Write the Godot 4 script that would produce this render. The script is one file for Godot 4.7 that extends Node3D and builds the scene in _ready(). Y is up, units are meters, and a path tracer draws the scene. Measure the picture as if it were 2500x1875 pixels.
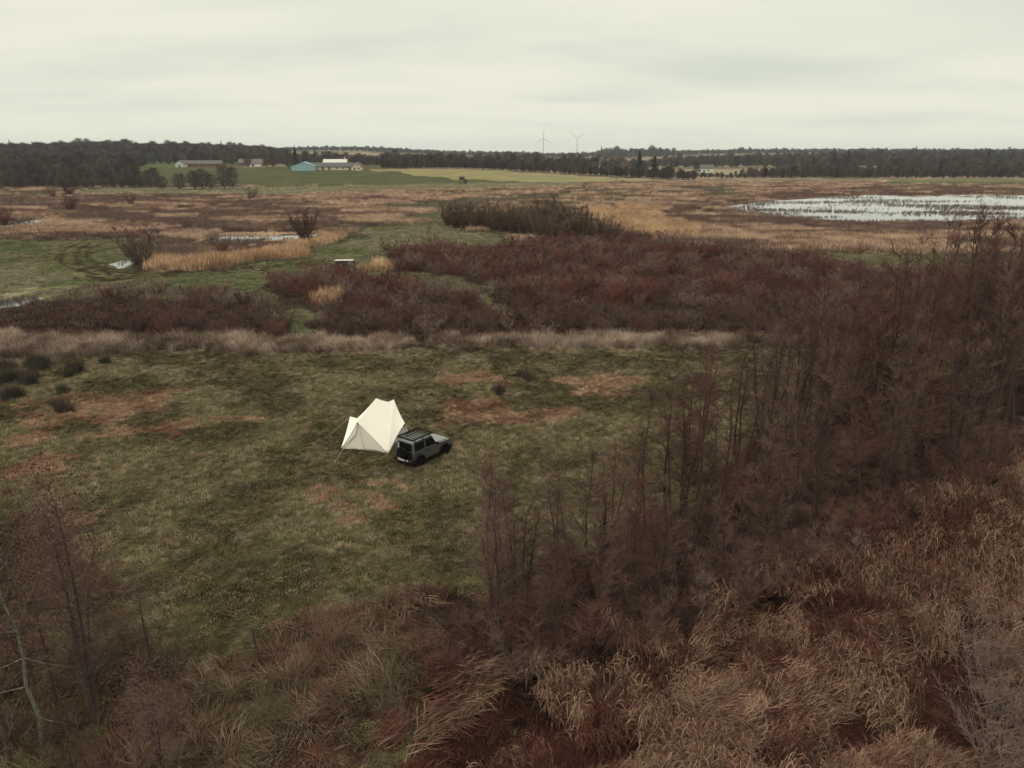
extends Node3D

var rng := RandomNumberGenerator.new()
var taken := {}
var noise_bytes: Array[PackedByteArray] = []
var pal := {}

# ---------------------------------------------------------------- scene set-up
func _ready():
	rng.seed = 4711
	setup_view()
	make_noise()
	make_palette()
	paint_zones()
	build_ground()
	build_water()
	build_far_woods()
	build_farms()
	build_turbines()
	build_thickets()
	build_tree_row()
	build_scrub_trees()
	build_tent()
	build_car()
	build_small_things()
	build_grass()

func setup_view():
	var cam := Camera3D.new()
	cam.name = "camera"
	cam.fov = 55.0
	cam.near = 0.1
	cam.far = 14000.0
	add_child(cam)
	cam.position = Vector3(0, 18, 0)
	cam.rotation_degrees = Vector3(-17.3, 0, 0)
	cam.current = true
	var env := Environment.new()
	env.background_mode = Environment.BG_SKY
	var sky := Sky.new()
	var pm := PanoramaSkyMaterial.new()
	pm.panorama = ImageTexture.create_from_image(sky_image())
	sky.sky_material = pm
	env.sky = sky
	env.tonemap_mode = Environment.TONE_MAPPER_LINEAR
	env.tonemap_exposure = 1.0
	env.sdfgi_enabled = true
	env.ssao_enabled = true
	env.ssil_enabled = true
	env.fog_enabled = true
	env.fog_density = 0.00008
	env.fog_light_color = Color(0.86, 0.90, 0.93)
	var we := WorldEnvironment.new()
	we.name = "world_environment"
	we.environment = env
	add_child(we)
	var sun := DirectionalLight3D.new()
	sun.name = "sun"
	sun.light_energy = 0.35
	sun.light_angular_distance = 24.0
	sun.light_color = Color(1.0, 0.96, 0.88)
	sun.shadow_enabled = true
	sun.rotation_degrees = Vector3(-55, -30, 0)
	add_child(sun)

# overcast sky: cream cloud sheet with long flat grey-green streaks, brighter towards the zenith
func sky_image() -> Image:
	var w := 2048
	var h := 1024
	var n1 := FastNoiseLite.new()
	n1.seed = 7
	n1.frequency = 1.0
	n1.fractal_octaves = 5
	var n2 := FastNoiseLite.new()
	n2.seed = 19
	n2.frequency = 1.0
	n2.fractal_octaves = 3
	var data := PackedFloat32Array()
	data.resize(w * h * 3)
	var cream := Vector3(0.868, 0.855, 0.715)
	var grey := Vector3(0.670, 0.710, 0.625)
	var step := 4
	for j in h:
		var el := (0.5 - (j + 0.5) / h) * PI
		var s: float = maxf(sin(el), 0.0)
		var row := j * w * 3
		if el < 0.0:
			for i in w:
				data[row + i * 3] = 0.10
				data[row + i * 3 + 1] = 0.09
				data[row + i * 3 + 2] = 0.07
			continue
		# clouds lie on a flat sheet: coordinates on a plane overhead, seen at a low angle
		var k: float = 1.0 / (s + 0.10)
		var lum: float = 1.0 + 0.95 * smoothstep(0.12, 1.0, s)
		for i0 in range(0, w, step):
			var az := (i0 + 0.5) / w * TAU
			var dx := sin(az) * k
			var dz := cos(az) * k
			var a: float = n1.get_noise_3d(dx * 0.42 + 3.0, dz * 0.75, 0.0)
			var b: float = n2.get_noise_3d(dx * 0.13, dz * 0.20 + 9.0, 5.0)
			var m: float = clampf(0.26 + 1.1 * a + 0.9 * b, 0.0, 1.0)
			m = m * (0.35 + 0.65 * smoothstep(0.012, 0.05, s))
			m *= 0.9
			var c := cream.lerp(grey, m) * lum
			for q in step:
				data[row + (i0 + q) * 3] = c.x
				data[row + (i0 + q) * 3 + 1] = c.y
				data[row + (i0 + q) * 3 + 2] = c.z
	return Image.create_from_data(w, h, false, Image.FORMAT_RGBF, data.to_byte_array())

# ---------------------------------------------------------------- helpers
func numbered(called: String) -> String:
	if not taken.has(called):
		taken[called] = 0
		return called
	taken[called] += 1
	return "%s_%03d" % [called, taken[called]]

func tag(o: Node, label: String, category: String, group := "", kind := ""):
	o.set_meta("label", label)
	o.set_meta("category", category)
	if group != "":
		o.set_meta("group", group)
	if kind != "":
		o.set_meta("kind", kind)

func thing(called: String, label: String, category: String, at := Vector3.ZERO, turn := 0.0, group := "", kind := "") -> Node3D:
	var o := Node3D.new()
	o.name = numbered(called)
	add_child(o)
	o.position = at
	o.rotation.y = turn
	tag(o, label, category, group, kind)
	return o

func part(called: String, mesh: Mesh, m: Material, parent: Node, at := Vector3.ZERO) -> MeshInstance3D:
	var o := MeshInstance3D.new()
	o.name = called
	o.mesh = mesh
	o.material_override = m
	o.position = at
	parent.add_child(o, true)
	return o

func copy_of(o: Node3D, at: Vector3, turn: float, size: Vector3) -> Node3D:
	var c: Node3D = o.duplicate()
	var called: String = o.get_meta("kind_name")
	c.name = numbered(called)
	add_child(c)
	c.position = at
	c.rotation.y = turn
	c.scale = size
	c.remove_meta("kind_name")
	return c

func mat(c: Vector3, rough := 0.95, metal := 0.0) -> StandardMaterial3D:
	var m := StandardMaterial3D.new()
	m.albedo_color = Color(c.x, c.y, c.z).linear_to_srgb()
	m.roughness = rough
	m.metallic = metal
	m.cull_mode = BaseMaterial3D.CULL_DISABLED
	return m

func mesh_of(v: PackedVector3Array, cols := PackedColorArray()) -> ArrayMesh:
	var a := []
	a.resize(Mesh.ARRAY_MAX)
	a[Mesh.ARRAY_VERTEX] = v
	if cols.size() > 0:
		a[Mesh.ARRAY_COLOR] = cols
	var m := ArrayMesh.new()
	m.add_surface_from_arrays(Mesh.PRIMITIVE_TRIANGLES, a)
	return m

func smooth_mesh(v: PackedVector3Array) -> ArrayMesh:
	var st := SurfaceTool.new()
	st.begin(Mesh.PRIMITIVE_TRIANGLES)
	st.set_smooth_group(0)
	for p in v:
		st.add_vertex(p)
	st.index()
	st.generate_normals()
	return st.commit()

func quad(v: PackedVector3Array, a: Vector3, b: Vector3, c: Vector3, d: Vector3):
	v.push_back(a); v.push_back(b); v.push_back(c)
	v.push_back(a); v.push_back(c); v.push_back(d)

func tube(v: PackedVector3Array, p0: Vector3, p1: Vector3, r0: float, r1: float, sides := 4):
	var d := (p1 - p0).normalized()
	var u := d.cross(Vector3(0.31, 0.2, 0.93)).normalized()
	var w := d.cross(u)
	for i in sides:
		var a := TAU * i / sides
		var b := TAU * (i + 1) / sides
		var e0 := u * cos(a) + w * sin(a)
		var e1 := u * cos(b) + w * sin(b)
		if r1 <= 0.0:
			v.push_back(p0 + e0 * r0); v.push_back(p1); v.push_back(p0 + e1 * r0)
		else:
			quad(v, p0 + e0 * r0, p1 + e0 * r1, p1 + e1 * r1, p0 + e1 * r0)

func box(v: PackedVector3Array, c: Vector3, s: Vector3, bev := 0.0, basis := Basis.IDENTITY):
	# box with chamfered edges
	var h := s * 0.5
	if bev <= 0.0:
		bev = minf(h.x, minf(h.y, h.z)) * 0.12
	var r := []
	for lv in [[-h.y, bev], [-h.y + bev, 0.0], [h.y - bev, 0.0], [h.y, bev]]:
		var x: float = h.x - lv[1]
		var z: float = h.z - lv[1]
		var ring := []
		for q in [[-x + bev, -z], [x - bev, -z], [x, -z + bev], [x, z - bev], [x - bev, z], [-x + bev, z], [-x, z - bev], [-x, -z + bev]]:
			ring.append(c + basis * Vector3(q[0], lv[0], q[1]))
		r.append(ring)
	loft(v, r)

func loft(v: PackedVector3Array, rings: Array, closed := true):
	for k in rings.size() - 1:
		var a: Array = rings[k]
		var b: Array = rings[k + 1]
		var n := a.size()
		for i in n:
			var j := (i + 1) % n
			quad(v, a[i], b[i], b[j], a[j])
	if closed:
		for ring in [rings[0], rings[-1]]:
			var m := Vector3.ZERO
			for p in ring:
				m += p
			m /= ring.size()
			for i in ring.size():
				v.push_back(m); v.push_back(ring[i]); v.push_back(ring[(i + 1) % ring.size()])

# flat outline pushed out along a direction
func slab(v: PackedVector3Array, pts: Array, off: Vector3):
	var m := Vector3.ZERO
	for p in pts:
		m += p
	m /= pts.size()
	for i in pts.size():
		var j: int = (i + 1) % pts.size()
		quad(v, pts[i], pts[i] + off, pts[j] + off, pts[j])
		v.push_back(m); v.push_back(pts[i]); v.push_back(pts[j])
		v.push_back(m + off); v.push_back(pts[i] + off); v.push_back(pts[j] + off)

func rf(a: float, b: float) -> float:
	return rng.randf_range(a, b)

# ---------------------------------------------------------------- noise, land form and ground cover map
func make_noise():
	for spec in [[11, 0.012, 4], [23, 0.03, 4], [37, 0.09, 3]]:
		var n := FastNoiseLite.new()
		n.seed = spec[0]
		n.frequency = spec[1]
		n.fractal_octaves = spec[2]
		var im := n.get_seamless_image(512, 512)
		im.convert(Image.FORMAT_L8)
		noise_bytes.append(im.get_data())

func nz(k: int, x: float, z: float, scale: float) -> float:
	# smooth noise in 0..1, scale = metres per noise cell
	var fx := x / scale
	var fz := z / scale
	var ix := int(floor(fx))
	var iz := int(floor(fz))
	var tx := fx - ix
	var tz := fz - iz
	var b := noise_bytes[k]
	var r0 := (iz & 511) * 512
	var r1 := ((iz + 1) & 511) * 512
	var c0 := ix & 511
	var c1 := (ix + 1) & 511
	return ((b[r0 + c0] * (1.0 - tx) + b[r0 + c1] * tx) * (1.0 - tz) + (b[r1 + c0] * (1.0 - tx) + b[r1 + c1] * tx) * tz) / 255.0

func ss(a: float, b: float, x: float) -> float:
	var t := clampf((x - a) / (b - a), 0.0, 1.0)
	return t * t * (3.0 - 2.0 * t)

func land(x: float, z: float) -> float:
	var d := -z
	if d < 440.0:
		return 0.0
	var h := 6.5 * ss(450, 640, d) * ss(190, -60, x) * (1.0 - 0.6 * ss(720, 1000, d))
	h += 17.0 * exp(-pow((x + 560.0) / 330.0, 2.0)) * ss(700, 1050, d)
	h += 12.0 * ss(80, 800, x) * ss(760, 1350, d)
	h += 11.0 * ss(1300, 2600, d)
	return h

func relief(x: float, z: float) -> float:
	var d := -z
	if d > 120.0:
		return land(x, z)
	if d > 76.0 and zone_raw(x, z) == WATER:
		return -0.2
	if d > 76.0 and x < -40.0:
		return -0.04
	return (nz(0, x, z, 0.35) - 0.5) * 0.55 * (1.0 - ss(80, 115, d)) + (nz(2, x, z, 0.16) - 0.5) * 0.16 * (1.0 - ss(60, 100, d)) - ditch_depth(x, z)

var ditch := PackedVector2Array()
func ditch_depth(x: float, z: float) -> float:
	if z < -40.0 or x < -8.0 or x > 22.0:
		return 0.0
	var best := 99.0
	var p := Vector2(x, z)
	for i in ditch.size() - 1:
		best = minf(best, p.distance_to(Geometry2D.get_closest_point_to_segment(p, ditch[i], ditch[i + 1])))
	return 0.75 * (1.0 - ss(0.35, 1.5, best))

const ZW := 1680
const ZH := 1240
var zone_map := PackedByteArray()

func zone_raw(x: float, z: float) -> int:
	var i := int((x + 420.0) * 2.0)
	var j := int(-z * 2.0)
	if i < 0 or j < 0 or i >= ZW or j >= ZH:
		return 0
	return zone_map[j * ZW + i]

func zone(x: float, z: float) -> int:
	# outlines are ragged: the map is looked up a little off
	if zone_raw(x, z) == MUD:
		return MUD
	var d := -z
	var amp := 1.2 + 0.018 * d
	var wx := (nz(1, x, z, 0.12 + 0.0012 * d) - 0.5) * amp * 3.0
	var wz := (nz(1, x + 71.0, z + 33.0, 0.12 + 0.0012 * d) - 0.5) * amp * 2.0
	var k := zone_raw(x + wx, z + wz)
	# streaks of straw and sedge run through each other in the marsh
	if d > 140.0 and (k == BROWN or k == STRAW or k == MARSH):
		var t := nz(1, x * 0.45 + 40.0, z, 0.55)
		if k == BROWN and t > 0.66:
			return STRAW
		if k == STRAW and t < 0.40:
			return BROWN
		if k == MARSH and t > 0.64:
			return STRAW
	return k

func fill(id: int, xz: Array):
	var n := xz.size() / 2
	var z0 := 1e9
	var z1 := -1e9
	for i in n:
		z0 = minf(z0, xz[i * 2 + 1])
		z1 = maxf(z1, xz[i * 2 + 1])
	for j in range(maxi(0, int(-z1 * 2.0)), mini(ZH - 1, int(-z0 * 2.0) + 1) + 1):
		var z := -(j + 0.5) * 0.5
		var hit := []
		for i in n:
			var k := (i + 1) % n
			var za: float = xz[i * 2 + 1]
			var zb: float = xz[k * 2 + 1]
			if (za > z) != (zb > z):
				hit.append(xz[i * 2] + (xz[k * 2] - xz[i * 2]) * (z - za) / (zb - za))
		hit.sort()
		for q in range(0, hit.size() - 1, 2):
			var i0 := clampi(int((hit[q] + 420.0) * 2.0), 0, ZW - 1)
			var i1 := clampi(int((hit[q + 1] + 420.0) * 2.0), 0, ZW - 1)
			for i in range(i0, i1):
				zone_map[j * ZW + i] = id

func blot(id: int, x: float, z: float, rx: float, rz: float):
	var pts := []
	for i in 20:
		pts.append(x + cos(TAU * i / 20.0) * rx)
		pts.append(z + sin(TAU * i / 20.0) * rz)
	fill(id, pts)

func stroke(id: int, xz: Array, width: float, off := 0.0):
	for i in range(0, xz.size() - 2, 2):
		var a := Vector2(xz[i], xz[i + 1])
		var b := Vector2(xz[i + 2], xz[i + 3])
		var n := (b - a).normalized().orthogonal()
		var s := n * off
		var e := (b - a).normalized() * 0.3
		n *= width * 0.5
		fill(id, [(a + s + n - e).x, (a + s + n - e).y, (b + s + n + e).x, (b + s + n + e).y, (b + s - n + e).x, (b + s - n + e).y, (a + s - n - e).x, (a + s - n - e).y])

enum { MARSH, MEADOW, STRAW, BROWN, PASTURE, WATER, MUD, PALE, WOODFLOOR, REEDBED, TUSSOCK, DITCH, DRY, RUST, CROP, HAY, BRACKEN, GOLD }

var lake_xz := [75.21, -270.87, 97.93, -300.45, 130.05, -326.28, 170.27, -356.87, 185.61, -340.90, 215.88, -356.87, 237.47, -352.74, 282.13, -352.74, 175.94, -217.85, 148.09, -217.85, 133.09, -217.85, 120.77, -210.19, 110.65, -213.19, 95.54, -208.72, 86.23, -217.85, 78.64, -231.32, 74.30, -250.61]
var pools := [
	[58.17, -248.54, 60.98, -252.71, 65.09, -250.61, 62.79, -244.50, 58.58, -242.53],
	[-68.15, -164.65, -69.06, -173.37, -64.62, -172.36, -57.57, -170.36, -50.26, -174.39, -45.92, -178.61, -43.64, -176.47, -46.77, -165.58, -55.10, -162.83, -59.56, -158.44, -63.99, -158.44],
	[-128.03, -190.06, -142.19, -217.85, -139.46, -224.39, -129.59, -207.27, -124.18, -192.53],
	[-117.01, -252.71, -111.88, -257.02, -107.20, -248.54, -111.79, -244.50],
	[-68.81, -126.71, -69.54, -131.91, -67.31, -130.72, -64.53, -126.71, -63.35, -122.40, -64.97, -121.37],
	[-68.95, -93.09, -65.04, -94.34, -64.07, -96.62, -61.71, -95.96, -59.71, -92.47, -61.32, -89.51, -64.88, -87.26],
	[-59.31, -288.99, -58.30, -297.50, -55.78, -288.99, -57.35, -283.58]]

func paint_zones():
	zone_map.resize(ZW * ZH)
	zone_map.fill(MARSH)
	# far fields
	fill(CROP, [-238.0, -490.0, -165.0, -447.0, -120.0, -455.0, -60.0, -470.0, 0.0, -487.0, 10.0, -492.0, -40.0, -520.0, -81.0, -567.0, -110.0, -619.0, -300.0, -619.0])
	fill(HAY, [10.0, -492.0, 70.0, -500.0, 110.0, -530.0, 60.0, -560.0, -20.0, -619.0, -110.0, -619.0, -81.0, -567.0, -40.0, -520.0])
	fill(DRY, [-205.65, -361.09, -237.87, -432.58, -156.03, -438.77, -59.06, -472.94, 4.17, -492.29, 43.62, -500.18, 38.89, -445.14, -49.28, -393.66, -118.58, -356.87, -155.12, -361.09])
	fill(PASTURE, [183.70, -557.99, 461.99, -590.25, 370.72, -472.54, 230.99, -479.92, 181.14, -503.35])
	fill(BROWN, [-248.18, -288.99, -196.32, -337.12, -127.27, -356.87, -93.70, -303.46, -65.09, -275.82, -46.00, -216.28, -44.55, -177.53, -68.49, -183.02, -96.91, -195.05, -129.19, -208.72, -180.56, -208.72])
	fill(STRAW, [-127.82, -329.82, -88.18, -356.87, -48.06, -383.78, -1.53, -420.71, 87.01, -488.38, 268.24, -558.22, 234.61, -487.52, 75.10, -420.71, 9.78, -365.41, -20.86, -322.81, -60.51, -286.26, -103.14, -309.65])
	fill(MARSH, [-53.15, -340.90, -24.43, -379.02, 51.65, -438.77, 48.25, -409.46, -23.02, -356.87])
	fill(STRAW, [-166.92, -192.53, -137.36, -201.66, -124.47, -211.68, -96.37, -201.66, -75.27, -183.02, -66.00, -170.36, -73.27, -162.83, -94.47, -168.42, -102.07, -163.74, -140.39, -161.04])
	fill(STRAW, [-64.51, -273.32, -31.88, -252.71, -14.16, -240.58, -17.36, -224.39, -32.94, -217.85, -36.79, -195.05, -45.16, -200.31])
	fill(STRAW, [-152.77, -275.82, -136.98, -288.99, -103.70, -270.87, -106.18, -252.71, -123.74, -250.61])
	# round the lake
	fill(STRAW, [18.47, -224.39, 34.24, -288.99, 76.73, -319.42, 115.98, -356.87, 158.99, -426.57, 238.34, -495.38, 231.26, -451.69, 139.87, -356.87, 94.26, -312.84, 68.27, -283.58, 53.00, -259.23, 49.92, -205.84, 56.51, -185.31, 75.71, -176.47, 131.30, -192.53, 148.51, -183.02, 115.87, -141.56, 78.83, -141.56, 53.89, -145.81, 37.74, -154.27, 25.87, -171.35, 19.72, -195.05])
	fill(BROWN, [55.82, -273.32, 90.28, -326.28, 156.46, -393.66, 217.56, -451.69, 250.51, -415.01, 322.54, -404.06, 148.51, -183.02, 107.20, -174.39, 86.62, -176.47, 62.63, -170.36, 51.31, -183.02, 47.39, -211.68])
	fill(GOLD, [20.14, -227.80, 39.81, -278.36, 50.68, -263.77, 46.03, -224.39, 46.79, -183.02, 39.76, -162.83, 26.78, -177.53])
	# pastures in the middle distance
	fill(PASTURE, [-141.14, -161.93, -101.53, -162.83, -85.65, -167.46, -77.31, -162.83, -61.57, -121.88, -56.97, -116.92, -46.29, -121.88, -37.90, -133.12, -35.97, -158.44, -36.79, -195.05, -18.75, -208.72, 2.42, -162.83, -9.44, -142.95, -20.45, -133.12, -18.80, -112.32, -25.86, -112.32, -33.26, -104.10, -33.55, -96.95, -21.86, -72.70, -19.05, -72.70, -21.98, -82.58, -33.55, -96.95, -54.50, -107.25, -63.70, -102.22, -55.80, -82.58, -72.26, -80.17])
	fill(PASTURE, [-31.62, -238.67, -16.01, -246.50, 3.31, -224.39, -18.50, -205.84, -26.82, -211.68])
	fill(DRY, [-35.72, -183.02, -18.76, -195.05, -2.77, -172.36, -10.15, -154.27, -22.43, -146.54, -31.54, -146.54])
	fill(BROWN, [-69.07, -142.95, -73.33, -158.44, -46.78, -161.93, -41.42, -164.65, -40.66, -146.54, -48.11, -136.25, -58.17, -131.91, -63.12, -131.91])
	fill(GOLD, [-59.71, -120.86, -62.70, -131.91, -53.12, -129.55, -47.26, -138.86, -41.46, -149.54, -43.25, -174.39, -41.41, -174.39, -36.98, -154.27, -38.58, -135.61, -46.46, -126.71, -51.57, -119.85, -56.23, -116.92])
	fill(PASTURE, [50.32, -138.20, 61.77, -142.95, 78.46, -140.87, 84.29, -133.12, 61.26, -114.12, 57.27, -117.88, 57.18, -131.91])
	for o in [-2.6, -0.6, 1.8]:
		stroke(MUD, [-31.26, -129.55, -38.97, -122.92, -45.37, -119.35, -51.63, -116.44, -58.49, -115.50, -64.81, -117.88, -71.31, -122.92, -76.94, -130.13, -82.70, -139.52, -87.44, -150.31, -88.65, -155.91], 1.0, o)
	stroke(MUD, [-56.95, -112.32, -60.99, -110.58, -69.67, -112.32], 1.6)
	fill(DRY, [-108.56, -133.12, -81.55, -124.52, -66.85, -112.32, -64.28, -96.95, -77.72, -93.71])
	# thickets
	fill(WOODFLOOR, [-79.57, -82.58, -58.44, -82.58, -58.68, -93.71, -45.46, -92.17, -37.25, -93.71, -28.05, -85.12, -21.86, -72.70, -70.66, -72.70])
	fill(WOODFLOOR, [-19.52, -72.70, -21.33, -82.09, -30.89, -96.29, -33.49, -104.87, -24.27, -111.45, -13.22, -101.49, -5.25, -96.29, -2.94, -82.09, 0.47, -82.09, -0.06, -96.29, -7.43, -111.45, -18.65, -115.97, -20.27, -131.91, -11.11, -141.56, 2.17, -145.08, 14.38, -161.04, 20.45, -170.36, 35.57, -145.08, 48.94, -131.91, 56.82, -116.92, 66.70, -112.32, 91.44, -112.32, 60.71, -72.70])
	fill(PASTURE, [-4.70, -104.87, -1.71, -104.10, 0.37, -96.95, -0.06, -88.37, -2.65, -90.67])
	fill(GOLD, [-24.60, -93.09, -24.95, -96.95, -22.95, -97.62, -21.80, -94.34, -21.98, -90.67, -23.28, -90.09])
	fill(GOLD, [-22.64, -117.88, -22.23, -121.88, -19.56, -121.88, -18.64, -118.86, -20.11, -115.97])
	# the near field, its pale fringe, tree row and reed bed
	fill(MEADOW, [-75.35, -72.70, 74.79, -72.70, 19.81, -15.14, -19.96, -15.14])
	fill(PALE, [-71.55, -73.69, -19.14, -73.09, 25.85, -73.69, 29.94, -70.80, 17.74, -69.52, 4.17, -68.46, -17.93, -68.11, -34.95, -66.76, -62.15, -63.27])
	for b in RUST_SPOTS:
		blot(RUST, b[0], b[1], b[2], b[3])
	for b in GOLD_SPOTS:
		blot(RUST, b[0], b[1], b[2], b[3])
	fill(BRACKEN, [-36.47, -37.69, -26.76, -37.10, -21.54, -31.99, -17.23, -27.98, -14.25, -25.04, -11.69, -22.82, -12.43, -21.13, -10.27, -15.14, -17.48, -15.14])
	fill(TUSSOCK, [-13.02, -21.36, -11.58, -22.57, -9.56, -23.35, -7.51, -25.28, -3.43, -26.94, -1.93, -27.98, -0.87, -25.96, -1.79, -22.57, -3.47, -20.04, -3.80, -15.14, -10.64, -15.14])
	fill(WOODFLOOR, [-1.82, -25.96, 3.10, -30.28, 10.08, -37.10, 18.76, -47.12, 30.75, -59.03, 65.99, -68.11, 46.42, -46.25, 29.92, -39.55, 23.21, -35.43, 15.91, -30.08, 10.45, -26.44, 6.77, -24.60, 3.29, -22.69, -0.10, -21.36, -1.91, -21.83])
	fill(REEDBED, [-3.55, -15.14, -3.21, -19.23, -1.73, -21.59, 3.29, -22.69, 6.77, -24.60, 10.45, -26.44, 15.91, -30.08, 23.21, -35.43, 29.92, -39.55, 47.19, -47.12, 18.57, -15.14])
	for i in range(0, ditch_xz.size(), 2):
		ditch.push_back(Vector2(ditch_xz[i], ditch_xz[i + 1]))
	stroke(DITCH, ditch_xz, 1.1)
	stroke(DITCH, [2.76, -20.91, 4.83, -20.04, 5.68, -18.47], 0.45)
	stroke(DITCH, [9.08, -23.89, 8.78, -21.83, 6.98, -20.04], 0.5)
	stroke(DITCH, [9.77, -21.83, 10.05, -20.04], 0.4)
	fill(WATER, lake_xz)
	for q in pools:
		fill(WATER, q)

var ditch_xz := [-1.93, -16.45, -0.66, -18.47, 1.16, -20.47, 3.16, -21.59, 5.28, -22.44, 7.46, -23.08, 9.75, -24.31, 11.87, -25.65]
const RUST_SPOTS := [[-29.09, -53.89, 3.92, 2.48], [-30.74, -50.40, 4.03, 2.20], [-25.46, -47.12, 2.84, 1.77], [-32.23, -45.82, 2.77, 2.19], [-29.05, -40.75, 3.06, 1.37], [-2.56, -50.70, 3.21, 2.42], [2.65, -50.40, 3.36, 1.80], [-3.69, -58.50, 2.69, 2.09], [9.30, -57.98, 3.81, 1.80], [-6.75, -38.41, 1.19, 0.55], [-5.69, -36.41, 1.38, 0.67], [-19.32, -49.42, 1.81, 0.77], [-35.29, -54.12, 2.15, 1.82], [-8.29, -34.38, 1.20, 0.51], [-3.65, -51.94, 1.38, 1.47], [-5.14, -49.42, 1.32, 0.96], [6.71, -55.28, 1.82, 1.18], [-10.50, -36.53, 1.51, 0.45]]
const GOLD_SPOTS := [[-21.40, -34.49, 1.80, 0.92], [-22.34, -33.39, 0.93, 0.77]]

# for every cover: colour of the soil and litter, then three colours of the growth (linear)
func make_palette():
	pal[MARSH] = [Vector3(0.115, 0.088, 0.066), Vector3(0.130, 0.108, 0.072), Vector3(0.215, 0.155, 0.118), Vector3(0.110, 0.105, 0.062)]
	pal[MEADOW] = [Vector3(0.048, 0.041, 0.022), Vector3(0.098, 0.097, 0.043), Vector3(0.130, 0.110, 0.057), Vector3(0.235, 0.175, 0.113)]
	pal[STRAW] = [Vector3(0.270, 0.190, 0.135), Vector3(0.520, 0.370, 0.270), Vector3(0.390, 0.265, 0.190), Vector3(0.230, 0.145, 0.100)]
	pal[GOLD] = [Vector3(0.280, 0.175, 0.100), Vector3(0.560, 0.380, 0.245), Vector3(0.480, 0.310, 0.190), Vector3(0.340, 0.200, 0.120)]
	pal[BROWN] = [Vector3(0.095, 0.056, 0.047), Vector3(0.165, 0.103, 0.084), Vector3(0.120, 0.072, 0.062), Vector3(0.265, 0.178, 0.138)]
	pal[PASTURE] = [Vector3(0.095, 0.098, 0.046), Vector3(0.105, 0.120, 0.055), Vector3(0.140, 0.136, 0.070), Vector3(0.200, 0.170, 0.105)]
	pal[DRY] = [Vector3(0.160, 0.145, 0.088), Vector3(0.185, 0.170, 0.105), Vector3(0.230, 0.190, 0.135), Vector3(0.132, 0.130, 0.070)]
	pal[WATER] = [Vector3(0.040, 0.030, 0.022), Vector3(0.1, 0.06, 0.04), Vector3(0.1, 0.06, 0.04), Vector3(0.1, 0.06, 0.04)]
	pal[MUD] = [Vector3(0.028, 0.019, 0.012), Vector3(0.035, 0.024, 0.015), Vector3(0.045, 0.03, 0.018), Vector3(0.04, 0.03, 0.018)]
	pal[PALE] = [Vector3(0.090, 0.062, 0.052), Vector3(0.300, 0.225, 0.175), Vector3(0.215, 0.150, 0.118), Vector3(0.150, 0.095, 0.078)]
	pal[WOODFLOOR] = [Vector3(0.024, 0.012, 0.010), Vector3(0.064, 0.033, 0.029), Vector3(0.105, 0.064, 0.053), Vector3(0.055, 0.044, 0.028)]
	pal[REEDBED] = [Vector3(0.022, 0.008, 0.006), Vector3(0.205, 0.128, 0.090), Vector3(0.116, 0.055, 0.041), Vector3(0.068, 0.026, 0.019)]
	pal[TUSSOCK] = [Vector3(0.034, 0.018, 0.014), Vector3(0.110, 0.054, 0.040), Vector3(0.172, 0.120, 0.084), Vector3(0.080, 0.058, 0.034)]
	pal[DITCH] = [Vector3(0.030, 0.014, 0.010), Vector3(0.07, 0.03, 0.02), Vector3(0.07, 0.03, 0.02), Vector3(0.07, 0.03, 0.02)]
	pal[RUST] = [Vector3(0.075, 0.044, 0.028), Vector3(0.250, 0.135, 0.088), Vector3(0.330, 0.215, 0.150), Vector3(0.165, 0.105, 0.066)]
	pal[CROP] = [Vector3(0.060, 0.062, 0.030), Vector3(0.058, 0.068, 0.030), Vector3(0.068, 0.068, 0.034), Vector3(0.05, 0.06, 0.026)]
	pal[HAY] = [Vector3(0.190, 0.165, 0.085), Vector3(0.20, 0.17, 0.09), Vector3(0.15, 0.14, 0.07), Vector3(0.12, 0.13, 0.06)]
	pal[BRACKEN] = [Vector3(0.042, 0.028, 0.019), Vector3(0.095, 0.052, 0.042), Vector3(0.140, 0.090, 0.058), Vector3(0.075, 0.060, 0.036)]

func growth_colour(zn: int, x: float, z: float) -> Vector3:
	var p: Array = pal[zn]
	var n := nz(1, x, z, 0.10 if z > -110.0 else 0.5) * 0.55 + nz(0, x, z, 0.25) * 0.45 + rf(-0.22, 0.22)
	var c: Vector3 = p[1]
	if zn == MEADOW or zn == RUST:
		n = 0.5 + (n - 0.5) * 0.28 + rf(-0.3, 0.3)
		if zn == MEADOW and n < 0.30:
			return pal[BRACKEN][2] * rf(0.7, 1.3)
	if zn == BRACKEN and rng.randf() < 0.6:
		c = pal[MEADOW][1 + rng.randi() % 2]
	elif zn == RUST and rng.randf() < 0.22:
		c = pal[MEADOW][1 + rng.randi() % 3]
	elif zn == MEADOW and z < -55.0 and rng.randf() < 0.3 * ss(55, 72, -z):
		c = pal[PALE][1 + rng.randi() % 3]
	elif n > 0.64:
		c = p[3]
	elif n > 0.50:
		c = p[2]
	return c * rf(0.6, 1.4)

# ---------------------------------------------------------------- ground
func steps(a: float, b: float, n: int, power := 1.0) -> Array:
	var out := []
	for i in n:
		out.append(a + (b - a) * pow(float(i) / n, power))
	return out

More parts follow.
